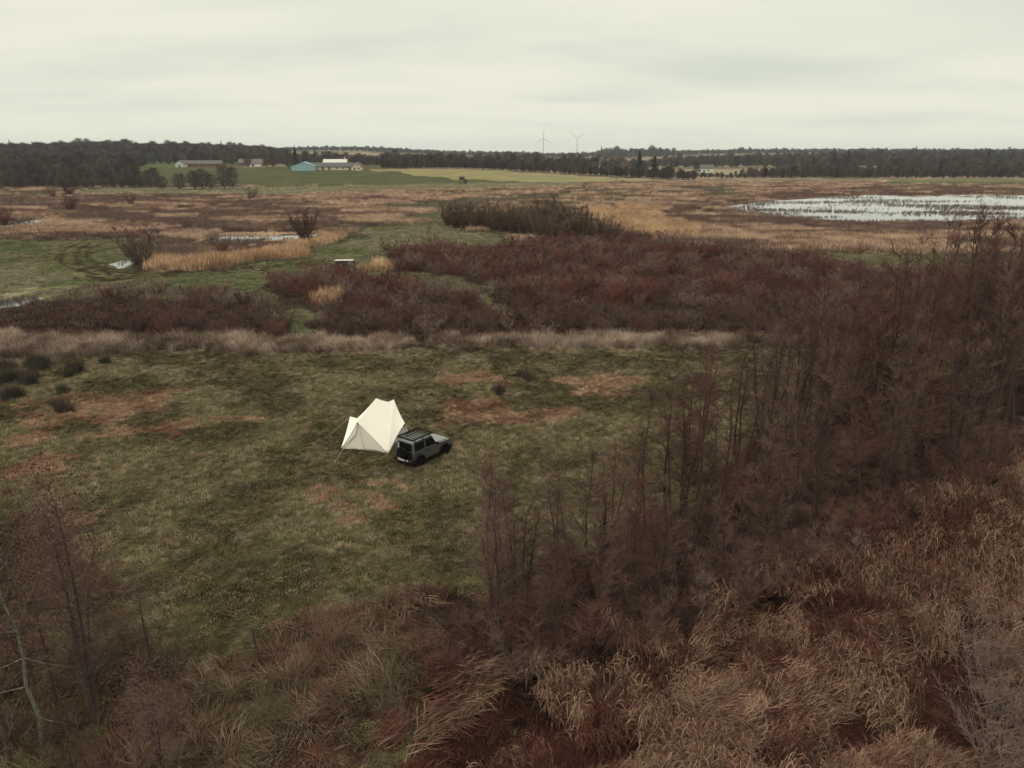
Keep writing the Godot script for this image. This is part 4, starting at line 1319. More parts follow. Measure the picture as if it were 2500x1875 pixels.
# ---------------------------------------------------------------- far woods
func far_tree(round_top: float, n: int, spiky := false) -> ArrayMesh:
	var v := PackedVector3Array()
	tube(v, Vector3(0, -0.05, 0), Vector3(0, 0.75, 0), 0.02, 0.006, 3)
	if spiky:
		for i in n:
			var t := pow(rf(0.0, 1.0), 0.8)
			var y := 0.10 + 0.88 * t
			var rad := 0.20 * (1.02 - t) + 0.01
			var a := rf(0, TAU)
			var d := Vector3(cos(a), -0.35, sin(a))
			var s := Vector3(-sin(a), 0, cos(a)) * 0.035 * (1.1 - t * 0.6)
			var p := Vector3(0, y, 0)
			v.push_back(p - s * 0.4); v.push_back(p + s * 0.4); v.push_back(p + d * rad + s)
			v.push_back(p - s * 0.4); v.push_back(p + d * rad + s); v.push_back(p + d * rad * rf(0.8, 1.1) - s)
		return mesh_of(v)
	for i in n:
		var a := rf(0, TAU)
		var t := rf(0.12, 1.0)
		var w := 0.33 * sqrt(clampf(1.0 - pow(absf(t - 0.55) / 0.5, 2.0 * round_top), 0.0, 1.0))
		var rad := w * pow(rf(0, 1), 0.6)
		var p := Vector3(cos(a) * rad * 0.6, t * 0.86, sin(a) * rad * 0.6)
		var e := Vector3(cos(a) * rad * 1.15 + rf(-0.03, 0.03), t * 0.92 + rf(0.02, 0.11), sin(a) * rad * 1.15 + rf(-0.03, 0.03))
		tube(v, p, e, 0.0075, 0.0, 3)
	return mesh_of(v)

var far_models: Array = []
func build_far_woods():
	for k in 4:
		far_models.append(far_tree([1.0, 1.4, 0.8, 1.2][k], 620))
	var fir := [far_tree(1.0, 330, true), far_tree(1.0, 260, true)]
	var tones := [Vector3(0.066, 0.042, 0.042), Vector3(0.085, 0.056, 0.054), Vector3(0.052, 0.034, 0.037), Vector3(0.098, 0.074, 0.068), Vector3(0.060, 0.046, 0.040)]
	# [name, label, outline, gap, lowest, tallest, share of firs]
	for w in [
		["hill_forest", "dark leafless forest covering the low hill behind the marsh", [-1150.0, -860.0, -520.0, -850.0, -330.0, -900.0, -345.0, -1200.0, -420.0, -1320.0, -1150.0, -1320.0], 6.5, 12.0, 15.0, 0.05],
		["slope_wood", "brown leafless wood on the slope below the hill forest", [-222.0, -455.0, -312.0, -640.0, -400.0, -850.0, -1000.0, -860.0, -720.0, -470.0, -420.0, -455.0], 8.5, 8.0, 13.0, 0.04],
		["forest_edge_wood", "brown wood at the foot of the forested hill", [-500.0, -470.0, -215.0, -462.0, -200.0, -425.0, -340.0, -412.0, -500.0, -420.0], 4.5, 5.0, 9.0, 0.03],
		["lane_wood", "grey brown tree belt on the slope behind the green crop field", [-520.0, -760.0, -330.0, -790.0, -120.0, -760.0, -60.0, -820.0, -60.0, -1000.0, -330.0, -930.0, -520.0, -860.0], 9.0, 8.0, 13.0, 0.06],
		["field_hedge", "dark hedge of bare bushes edging the pale hay field", [-110.0, -640.0, -40.0, -632.0, 10.0, -605.0, 60.0, -575.0, 105.0, -548.0, 130.0, -540.0, 135.0, -556.0, 70.0, -592.0, 10.0, -628.0, -40.0, -655.0, -110.0, -662.0], 3.6, 5.0, 9.0, 0.0],
		["middle_wood", "brown leafless wood behind the hay field hedge", [-120.0, -690.0, 20.0, -670.0, 150.0, -640.0, 200.0, -760.0, 180.0, -1250.0, -140.0, -1250.0], 12.0, 8.0, 14.0, 0.08],
		["lakeside_wood", "broad brown wood and scrub beyond the lake", [130.0, -575.0, 200.0, -600.0, 320.0, -588.0, 420.0, -600.0, 620.0, -606.0, 700.0, -680.0, 420.0, -690.0, 150.0, -650.0], 6.0, 5.0, 10.0, 0.02],
		["ridge_wood", "wooded low ridge rising behind the lakeside wood", [210.0, -760.0, 480.0, -720.0, 900.0, -740.0, 1200.0, -1200.0, 1200.0, -1500.0, 300.0, -1450.0, 190.0, -1100.0], 13.0, 9.0, 15.0, 0.10],
		["horizon_wood", "thin dark blue line of woods along the horizon", [-1800.0, -2150.0, 1800.0, -2150.0, 2100.0, -2650.0, -2100.0, -2650.0], 14.0, 8.0, 13.0, 0.1],
		["horizon_knoll_wood", "dark wooded knoll on the horizon near the wind turbines", [240.0, -2000.0, 420.0, -2000.0, 430.0, -2200.0, 240.0, -2200.0], 12.0, 16.0, 23.0, 0.1]]:
		var o := thing(w[0], w[1], "woodland", Vector3.ZERO, 0.0, "", "stuff")
		var bufs := [PackedFloat32Array(), PackedFloat32Array(), PackedFloat32Array(), PackedFloat32Array(), PackedFloat32Array(), PackedFloat32Array()]
		for p in scatter_in(w[2], w[3], 9000):
			if not in_view(p.x, p.y, 40.0) or (w[0] == "middle_wood" and nz(0, p.x, p.y, 3.0) < 0.42):
				continue
			if p.x > 100.0 and p.x < 320.0 and p.y < -690.0 and p.y > -1000.0:
				continue
			var s: float = rf(w[4], w[5]) * (0.60 + 0.7 * nz(0, p.x, p.y, 1.6)) * (1.3 if rng.randf() < 0.06 else 1.0)
			if w[0] == "lakeside_wood" and p.x < 190.0:
				s *= 0.5
			var i := rng.randi() % 4
			var c: Vector3 = tones[rng.randi() % 5] * rf(0.8, 1.15)
			if rng.randf() < w[6] * 2.0 * nz(1, p.x, p.y, 4.0):
				i = 4 + rng.randi() % 2
				c = Vector3(0.030, 0.028, 0.022)
				s *= 1.1
			put(bufs[i], Vector3(p.x, land(p.x, p.y), p.y), rf(0, TAU), Vector3(s * 1.15, s, s * 1.15), c)
		for i in 6:
			many("trees", far_models[i] if i < 4 else fir[i - 4], bufs[i], o)
	# trees that stand out singly
	var dark := mat(Vector3(0.075, 0.050, 0.044))
	var firm := mat(Vector3(0.028, 0.027, 0.021))
	var trunk := PackedVector3Array()
	tube(trunk, Vector3(0, -0.05, 0), Vector3(0, 0.5, 0), 0.022, 0.012, 5)
	var tmesh := mesh_of(trunk)
	for e in [
		["bare_tree", "rounded bare tree standing before the green crop field", Vector2(-154.44, -409.46), 14.0, 0], ["bare_tree", "narrow bare tree beside the rounded one before the crop field", Vector2(-149.97, -409.46), 12.5, 1],
		["round_bush", "large round dark bush below the forest edge", Vector2(-170.11, -409.46), 10.5, 2], ["round_bush", "medium round dark bush between forest edge and crop field", Vector2(-176.24, -404.06), 9.0, 3], ["round_bush", "wide dark bush spreading along the wood's edge by pale pasture", Vector2(-185.57, -404.06), 8.0, 0], ["round_bush", "tallest of the dark round bushes before the crop field", Vector2(-168.60, -415.01), 11.5, 0], ["round_bush", "squat round dark bush beside the rounded bare tree", Vector2(-161.65, -409.46), 8.5, 1],
		["far_tree", "tall dark tree behind the blue barn", Vector2(-205.0, -660.0), 16.0, 0], ["far_tree", "broad dark tree over the farmyard", Vector2(-195.0, -670.0), 17.0, 1], ["far_tree", "bare tree at the farmyard's crop side", Vector2(-225.0, -655.0), 14.0, 2], ["far_tree", "dark tree between farmyard and lane", Vector2(-214.0, -672.0), 15.5, 3], ["far_tree", "bare tree at the back of the white-roofed barn", Vector2(-184.0, -690.0), 15.0, 2],
		["far_tree", "dark bare tree shading the stable block", Vector2(-190.0, -655.0), 13.0, 3]]:
		var p: Vector2 = e[2]
		var o := thing(e[0], e[1], "tree" if e[0] != "round_bush" else "bush", Vector3(p.x, land(p.x, p.y), p.y), rf(0, TAU))
		var s: Vector3 = Vector3.ONE * float(e[3])
		if e[0] == "round_bush":
			s.x *= 1.7
			s.z *= 1.7
		part("trunk", tmesh, dark, o).scale = s
		part("crown", far_models[e[4]], dark, o).scale = s
	for e in [[99.22, 600.0, 20.0, "taller dark conifer of the pair beyond the marsh"], [111.17, 600.0, 16.0, "shorter dark conifer of the pair beyond the marsh"], [-193.88, 690.0, 18.0, "pointed dark conifer behind the blue barn"], [376.06, 900.0, 24.0, "pointed conifer standing out of the ridge wood"], [392.32, 900.0, 23.0, "second pointed conifer on the ridge wood"], [356.74, 640.0, 15.0, "dark evergreen in the wood beyond the lake"]]:
		var x: float = e[0]
		var z: float = -e[1]
		var o := thing("conifer", e[3], "tree", Vector3(x, land(x, z), z), rf(0, TAU))
		part("trunk", tmesh, firm, o).scale = Vector3.ONE * e[2]
		for k in 2:
			part("crown", fir[k], firm, o).scale = Vector3(e[2] * 1.35, e[2], e[2] * 1.35)

# ---------------------------------------------------------------- farms and houses
# gabled building: wall, roof, windows and doors as parts; long side along local x
func gable_house(called: String, label: String, at: Vector3, turn: float, len: float, wide: float, eave: float, ridge: float, wall_m: Material, roof_m: Material, holes: Array, gable_holes := []) -> Node3D:
	var o := thing(called, label, "building", at, turn)
	var v := PackedVector3Array()
	var hl := len * 0.5
	var hw := wide * 0.5
	var prof := [Vector3(0, -0.6, -hw), Vector3(0, eave, -hw), Vector3(0, ridge, 0), Vector3(0, eave, hw), Vector3(0, -0.6, hw)]
	var r0 := []
	var r1 := []
	for p in prof:
		r0.append(p + Vector3(-hl, 0, 0))
		r1.append(p + Vector3(hl, 0, 0))
	loft(v, [r0, r1])
	part("wall", mesh_of(v), wall_m, o)
	for s in [-1, 1]:
		v = PackedVector3Array()
		var ov := 0.5
		var drop := (ridge - eave) / hw * ov
		slab(v, [Vector3(-hl - 0.4, eave - drop + 0.03, s * (hw + ov)), Vector3(hl + 0.4, eave - drop + 0.03, s * (hw + ov)), Vector3(hl + 0.4, ridge + 0.03, 0), Vector3(-hl - 0.4, ridge + 0.03, 0)], Vector3(0, 0.22, 0))
		part("roof", mesh_of(v), roof_m, o)
	var glass := mat(Vector3(0.025, 0.022, 0.022), 0.3)
	for h in holes:
		v = PackedVector3Array()
		box(v, Vector3(h[0], h[1] + h[3] * 0.5, hw), Vector3(h[2], h[3], 0.24))
		part("door" if h[1] < 0.3 else "window", mesh_of(v), glass, o)
	for h in gable_holes:
		v = PackedVector3Array()
		box(v, Vector3(hl, h[1] + h[3] * 0.5, h[0]), Vector3(0.24, h[3], h[2]))
		part("door" if h[1] < 0.3 else "window", mesh_of(v), glass, o)
	return o

func build_farms():
	var blue := mat(Vector3(0.22, 0.35, 0.38), 0.6)
	var slate := mat(Vector3(0.075, 0.075, 0.078), 0.85)
	var blue_slate := mat(Vector3(0.15, 0.24, 0.28), 0.7)
	var cream := mat(Vector3(0.52, 0.42, 0.34), 0.9)
	var white := mat(Vector3(0.50, 0.49, 0.46), 0.7)
	var brick := mat(Vector3(0.16, 0.075, 0.062), 0.9)
	var fb := FARM_AT
	# blue barn, gable towards the marsh
	var y: float = land(fb[0].x, fb[0].y)
	var b := gable_house("barn", "light blue metal barn with low gable on the green field", Vector3(fb[0].x, y, fb[0].y), -PI / 2 + 0.12, 22.0, 17.5, 3.2, 6.2, blue, blue_slate, [], [])
	for k in 9:
		var v := PackedVector3Array()
		var zc := -8.7 + 17.4 * (k + 0.5) / 9.0
		var top := 3.1 + 2.8 * (1.0 - absf(zc) / 8.75)
		box(v, Vector3(11.06, top * 0.5 - 0.1, zc), Vector3(0.14, top - 0.2, 1.82))
		part("panel", mesh_of(v), blue, b)
	gable_house("stable_block", "long low cream stable with dark slate roof beside the blue barn", Vector3(fb[1].x, land(fb[1].x, fb[1].y), fb[1].y), 0.05, 40.0, 9.0, 2.6, 5.4, cream, slate, [[-15.0, 0.8, 1.6, 1.2], [-9.0, 0.0, 1.6, 2.2], [-4.0, 0.0, 1.4, 2.2], [2.0, 0.9, 1.2, 1.0], [7.0, 0.9, 1.2, 1.0], [12.0, 0.0, 1.5, 2.2], [17.0, 0.9, 1.2, 1.0]])
	gable_house("cottage", "small cream cottage gable at the end of the stable", Vector3(fb[2].x, land(fb[2].x, fb[2].y), fb[2].y), -PI / 2, 9.0, 7.5, 2.8, 6.0, cream, slate, [], [[-1.6, 0.9, 1.2, 1.2], [1.6, 0.0, 1.1, 2.1], [0.0, 3.4, 0.9, 1.0]])
	var w := gable_house("white_barn", "barn with bright white roof standing behind the stable", Vector3(fb[3].x, land(fb[3].x, fb[3].y), fb[3].y), 0.04, 19.0, 11.0, 3.6, 7.4, cream, white, [[-4.0, 0.0, 3.0, 3.0], [4.0, 1.2, 1.4, 1.2]])
	var cv := PackedVector3Array()
	box(cv, Vector3(7.6, 7.9, 0), Vector3(0.9, 2.2, 0.9))
	part("chimney", mesh_of(cv), white, w)
	gable_house("long_farmhouse", "long grey-roofed farmhouse with brick wall before the forest", Vector3(fb[4].x, land(fb[4].x, fb[4].y), fb[4].y), -0.08, 36.0, 9.0, 3.0, 5.8, brick, slate, [[-14.0, 0.8, 1.6, 1.3], [-7.0, 0.8, 1.6, 1.3], [0.0, 0.0, 1.4, 2.2], [7.0, 0.8, 1.6, 1.3], [14.0, 0.8, 1.6, 1.3]])
	gable_house("pale_annex", "pale rendered annex against the long farmhouse", Vector3(fb[5].x, land(fb[5].x, fb[5].y), fb[5].y), -PI / 2, 9.0, 8.0, 3.4, 6.0, mat(Vector3(0.42, 0.44, 0.42)), slate, [], [[0.0, 0.0, 1.2, 2.1]])
	gable_house("brick_house", "red brick house with pale roof on the far lane", Vector3(fb[6].x, land(fb[6].x, fb[6].y), fb[6].y), 0.1, 24.0, 9.0, 3.2, 6.6, brick, mat(Vector3(0.13, 0.09, 0.09)), [[-8.0, 0.8, 1.4, 1.2], [0.0, 0.0, 1.2, 2.1], [8.0, 0.8, 1.4, 1.2]])
	gable_house("white_shed", "white shed in front of the far red brick house", Vector3(fb[7].x, land(fb[7].x, fb[7].y), fb[7].y), 0.0, 13.0, 5.0, 2.8, 3.8, white, slate, [[0.0, 0.0, 2.0, 2.2]])
	var n := 0
	var text := ["pale house low in the wood beyond the lake", "white house high on the wooded ridge", "cream house among trees on the ridge", "tiny white house in the middle wood", "grey-white house at the far end of the hay field", "low pale house behind the conifer pair"]
	for k in HOUSE_AT.size():
		var p: Vector2 = HOUSE_AT[k]
		gable_house("far_house", text[k], Vector3(p.x, land(p.x, p.y) + 1.0, p.y), [0.1, -0.2, 0.3, 0.0, 0.15, -0.1][k], [20.0, 16.0, 18.0, 12.0, 14.0, 18.0][k], 9.0, 4.0, 7.0, [white, white, cream, white, cream, white][k], [slate, white, slate, slate, slate, slate][k], [[-4.0, 1.0, 1.6, 1.4], [0.0, 0.0, 1.4, 2.2], [4.0, 1.0, 1.6, 1.4]])
		n += 1
	# raised hunting hide in the hay field
	var hp := Vector2(-31.27, -477.74)
	var hide := thing("hunting_hide", "dark raised wooden hide on stilts in the pale field", "hide", Vector3(hp.x, land(hp.x, hp.y), hp.y), 0.3)
	var wood := mat(Vector3(0.055, 0.042, 0.032))
	var v := PackedVector3Array()
	box(v, Vector3(0, 3.2, 0), Vector3(3.0, 1.7, 2.4))
	part("cabin", mesh_of(v), wood, hide)
	v = PackedVector3Array()
	box(v, Vector3(0, 4.35, 0), Vector3(3.6, 0.16, 3.0))
	part("roof", mesh_of(v), wood, hide)
	v = PackedVector3Array()
	box(v, Vector3(0, 3.4, 1.2), Vector3(1.6, 0.5, 0.06))
	part("window", mesh_of(v), mat(Vector3(0.01, 0.01, 0.01)), hide)
	for sx in [-1, 1]:
		for sz in [-1, 1]:
			v = PackedVector3Array()
			tube(v, Vector3(sx * 1.7, -0.1, sz * 1.4), Vector3(sx * 1.3, 2.4, sz * 1.0), 0.14, 0.14, 5)
			part("leg", mesh_of(v), wood, hide)
	v = PackedVector3Array()
	tube(v, Vector3(1.5, 0, 1.6), Vector3(1.5, 2.6, 1.2), 0.06, 0.06, 4)
	tube(v, Vector3(2.0, 0, 1.6), Vector3(2.0, 2.6, 1.2), 0.06, 0.06, 4)
	part("ladder", mesh_of(v), wood, hide)
	var c := thing("hide_bush", "brown bush growing against the hunting hide", "bush", Vector3(hp.x + 2.5, land(hp.x, hp.y), hp.y + 1.5))
	part("crown", far_models[1], mat(Vector3(0.09, 0.06, 0.04)), c).scale = Vector3(5.0, 3.2, 5.0)

const FARM_AT := [Vector2(-162.9, -605.0), Vector2(-140.7, -612.0), Vector2(-121.7, -606.0), Vector2(-146.6, -640.0), Vector2(-287.9, -720.0), Vector2(-305.8, -712.0), Vector2(-256.7, -760.0), Vector2(-249.9, -745.0)]
const HOUSE_AT := [Vector2(318.4, -690.0), Vector2(654.9, -1000.0), Vector2(546.4, -900.0), Vector2(85.2, -800.0), Vector2(102.5, -760.0), Vector2(189.5, -760.0)]

func build_turbines():
	var pale := mat(Vector3(0.52, 0.50, 0.44), 0.6)
	for e in [[121.70, 74.63, [88.0, 208.0, 333.0], "wind turbine with one blade pointing level, by the darker wood"], [252.35, 76.33, [30.0, 142.0, 270.0], "wind turbine with two blades raised like a Y, by the wooded knoll"]]:
		var base := land(e[0], -3000.0)
		var hub: float = e[1] - base
		var o := thing("wind_turbine", e[3], "wind turbine", Vector3(e[0], base, -3000.0), 0.0)
		var v := PackedVector3Array()
		tube(v, Vector3(0, -2, 0), Vector3(0, hub, 0), 2.3, 1.3, 10)
		part("tower", mesh_of(v), pale, o)
		v = PackedVector3Array()
		box(v, Vector3(0, hub + 0.8, -1.5), Vector3(3.4, 3.4, 9.0), 0.5)
		part("nacelle", mesh_of(v), pale, o)
		v = PackedVector3Array()
		tube(v, Vector3(0, hub + 0.8, 3.0), Vector3(0, hub + 0.8, 5.4), 1.7, 0.5, 10)
		part("hub", mesh_of(v), pale, o)
		for a in e[2]:
			v = PackedVector3Array()
			var d := Vector3(cos(deg_to_rad(a)), sin(deg_to_rad(a)), 0)
			var s := Vector3(-d.y, d.x, 0)
			var c0 := Vector3(0, hub + 0.8, 4.2)
			slab(v, [c0 + s * 0.6, c0 + d * 7.0 + s * 1.3, c0 + d * 41.0 + s * 0.25, c0 + d * 41.0 - s * 0.25, c0 + d * 7.0 - s * 1.0, c0 - s * 0.6], Vector3(0, 0, -0.7))
			part("blade", mesh_of(v), pale, o)

# ---------------------------------------------------------------- tent
func cloth(a: Vector3, b: Vector3, c: Vector3, mid: Vector3, sag: Vector3, n := 10) -> PackedVector3Array:
	# sag.x on edge bc, sag.y on ca, sag.z on ab
	var v := PackedVector3Array()
	var pts := {}
	var da := (mid - (b + c) * 0.5).normalized()
	var db := (mid - (c + a) * 0.5).normalized()
	var dc := (mid - (a + b) * 0.5).normalized()
	for i in n + 1:
		for j in n + 1 - i:
			var wa := float(i) / n
			var wb := float(j) / n
			var wc := 1.0 - wa - wb
			pts[Vector2i(i, j)] = a * wa + b * wb + c * wc + da * 4.0 * wb * wc * sag.x + db * 4.0 * wc * wa * sag.y + dc * 4.0 * wa * wb * sag.z
	for i in n:
		for j in n - i:
			v.push_back(pts[Vector2i(i, j)]); v.push_back(pts[Vector2i(i + 1, j)]); v.push_back(pts[Vector2i(i, j + 1)])
			if j < n - i - 1:
				v.push_back(pts[Vector2i(i + 1, j)]); v.push_back(pts[Vector2i(i + 1, j + 1)]); v.push_back(pts[Vector2i(i, j + 1)])
	return v

func build_tent():
	var o := thing("tent", "cream canvas tent with two peaks pitched beside the grey car", "tent", Vector3(-8.9, 0, -45.0))
	var canvas := mat(Vector3(0.79, 0.745, 0.675), 0.9)
	var n := FastNoiseLite.new()
	n.seed = 12
	n.frequency = 0.012
	n.fractal_octaves = 4
	var nt := NoiseTexture2D.new()
	nt.width = 512
	nt.height = 512
	nt.seamless = true
	nt.as_normal_map = true
	nt.bump_strength = 3.0
	nt.noise = n
	canvas.normal_enabled = true
	canvas.normal_texture = nt
	canvas.normal_scale = 0.9
	canvas.uv1_triplanar = true
	canvas.uv1_scale = Vector3(0.35, 0.35, 0.35)
	canvas.backlight = Color(0.25, 0.22, 0.17)
	var A := Vector3(1.13, 0.0, 2.1)
	var C := Vector3(-2.05, 0.0, 1.25)
	var F := Vector3(2.0, 0.0, -1.4)
	var G := Vector3(-1.2, 0.0, -2.2)
	var P1 := Vector3(0.16, 3.02, 0.0)
	var P2 := Vector3(1.20, 2.76, -0.58)
	var gl := Vector3(-0.77, 2.03, 1.73)
	var gr := Vector3(1.95, 1.36, 0.1)
	var gd := Vector3(-1.71, 1.60, -0.5)
	var dip := Vector3(-1.21, 1.55, -0.3)
	var gh := Vector3(0.6, 1.6, -1.95)
	var mid := Vector3(0.1, 0.9, 0.0)
	var ridge := Vector3(0.87, 2.69, -0.28)
	# roof: one panel for each pegged corner
	var front := cloth(A, gl, P1, mid, Vector3(0.05, 0.03, 0.10))
	front.append_array(cloth(A, P1, ridge, mid, Vector3(0.02, 0.02, 0.03)))
	front.append_array(cloth(A, ridge, P2, mid, Vector3(0.02, 0.02, 0.02)))
	front.append_array(cloth(A, P2, gr, mid, Vector3(0.05, 0.10, 0.02)))
	part("roof", smooth_mesh(front), canvas, o)
	var left := cloth(C, gd, dip, mid, Vector3(0.02, 0.05, 0.04))
	left.append_array(cloth(C, dip, P1, mid, Vector3(0.04, 0.10, 0.05)))
	left.append_array(cloth(C, P1, gl, mid, Vector3(0.05, 0.06, 0.10)))
	part("roof", smooth_mesh(left), canvas, o)
	var right := cloth(F, gr, P2, mid, Vector3(0.05, 0.03, 0.08))
	right.append_array(cloth(F, P2, gh, mid, Vector3(0.10, 0.08, 0.03)))
	part("roof", smooth_mesh(right), canvas, o)
	var back := cloth(G, gh, P2, mid, Vector3(0.10, 0.03, 0.08))
	back.append_array(cloth(G, P2, ridge, mid, Vector3(0.02, 0.02, 0.03)))
	back.append_array(cloth(G, ridge, P1, mid, Vector3(0.02, 0.02, 0.02)))
	back.append_array(cloth(G, P1, dip, mid, Vector3(0.04, 0.03, 0.02)))
	back.append_array(cloth(G, dip, gd, mid, Vector3(0.02, 0.08, 0.03)))
	part("roof", smooth_mesh(back), canvas, o)
	# walls set back under the roof edges
	for w in [[A, gl, C], [C, gd, G], [G, gh, F], [F, gr, A]]:
		var inn: Vector3 = (mid - (w[0] + w[2]) * 0.5)
		inn.y = 0.0
		inn = inn.normalized()
		var b0: Vector3 = w[0].lerp(w[2], 0.03) + inn * 0.05
		var b1: Vector3 = w[0].lerp(w[2], 0.97) + inn * 0.05
		b0.y = 0.02
		b1.y = 0.02
		var top: Vector3 = w[1] + inn * 0.10 - Vector3(0, 0.05, 0)
		part("wall", smooth_mesh(cloth(b0, top, b1, mid, Vector3(0.03, 0.10, 0.03))), canvas, o)
		if w[1] == gl:
			part("door_flap", smooth_mesh(cloth(top - inn * 0.05, b1 - inn * 0.05, top.lerp(b1, 0.42) + (b0 - b1) * 0.10 - inn * 0.04, mid, Vector3.ZERO)), canvas, o)
		var v := PackedVector3Array()
		tube(v, b0.lerp(b1, 0.5) + Vector3(0, 0.05, 0) - inn * 0.02, top - inn * 0.03, 0.012, 0.010, 4)
		part("door_zip", mesh_of(v), mat(Vector3(0.42, 0.36, 0.28)), o)
	var pole_m := mat(Vector3(0.4, 0.4, 0.4), 0.4, 1.0)
	for p in [P1, P2]:
		var v := PackedVector3Array()
		tube(v, Vector3(p.x, 0, p.z), p - Vector3(0, 0.03, 0), 0.016, 0.016, 6)
		part("pole", mesh_of(v), pole_m, o)
	var rope := mat(Vector3(0.34, 0.31, 0.24))
	for r in [[C * 0.97 + Vector3(0.25, 0.25, 0), Vector3(-1.95, 0.0, 3.4)], [gr, Vector3(3.6, 0, 0.2)], [gl, Vector3(-1.3, 0.0, 3.6)], [P2 - Vector3(0, 0.6, 0.3), Vector3(3.1, 0, -2.4)], [gd, Vector3(-3.4, 0, -0.9)], [gh, Vector3(1.3, 0, -3.6)]]:
		if r[0] == gl:
			continue
		var v := PackedVector3Array()
		tube(v, r[0], r[1], 0.012, 0.012, 4)
		part("guy_rope", mesh_of(v), rope, o)
	for c in [A, C, F, G]:
		var v := PackedVector3Array()
		tube(v, c + Vector3(0, 0.16, 0), c - Vector3(0, 0.2, 0), 0.014, 0.0, 5)
		part("peg", mesh_of(v), pole_m, o)

# ---------------------------------------------------------------- car
func lathe(v: PackedVector3Array, prof: Array, c: Vector3, n := 28):
	# profile of (radius, x) turned about the x axis
	var rings := []
	for p in prof:
		var ring := []
		for i in n:
			var a := TAU * i / n
			ring.append(c + Vector3(p.y, cos(a) * p.x, sin(a) * p.x))
		rings.append(ring)
	loft(v, rings, true)

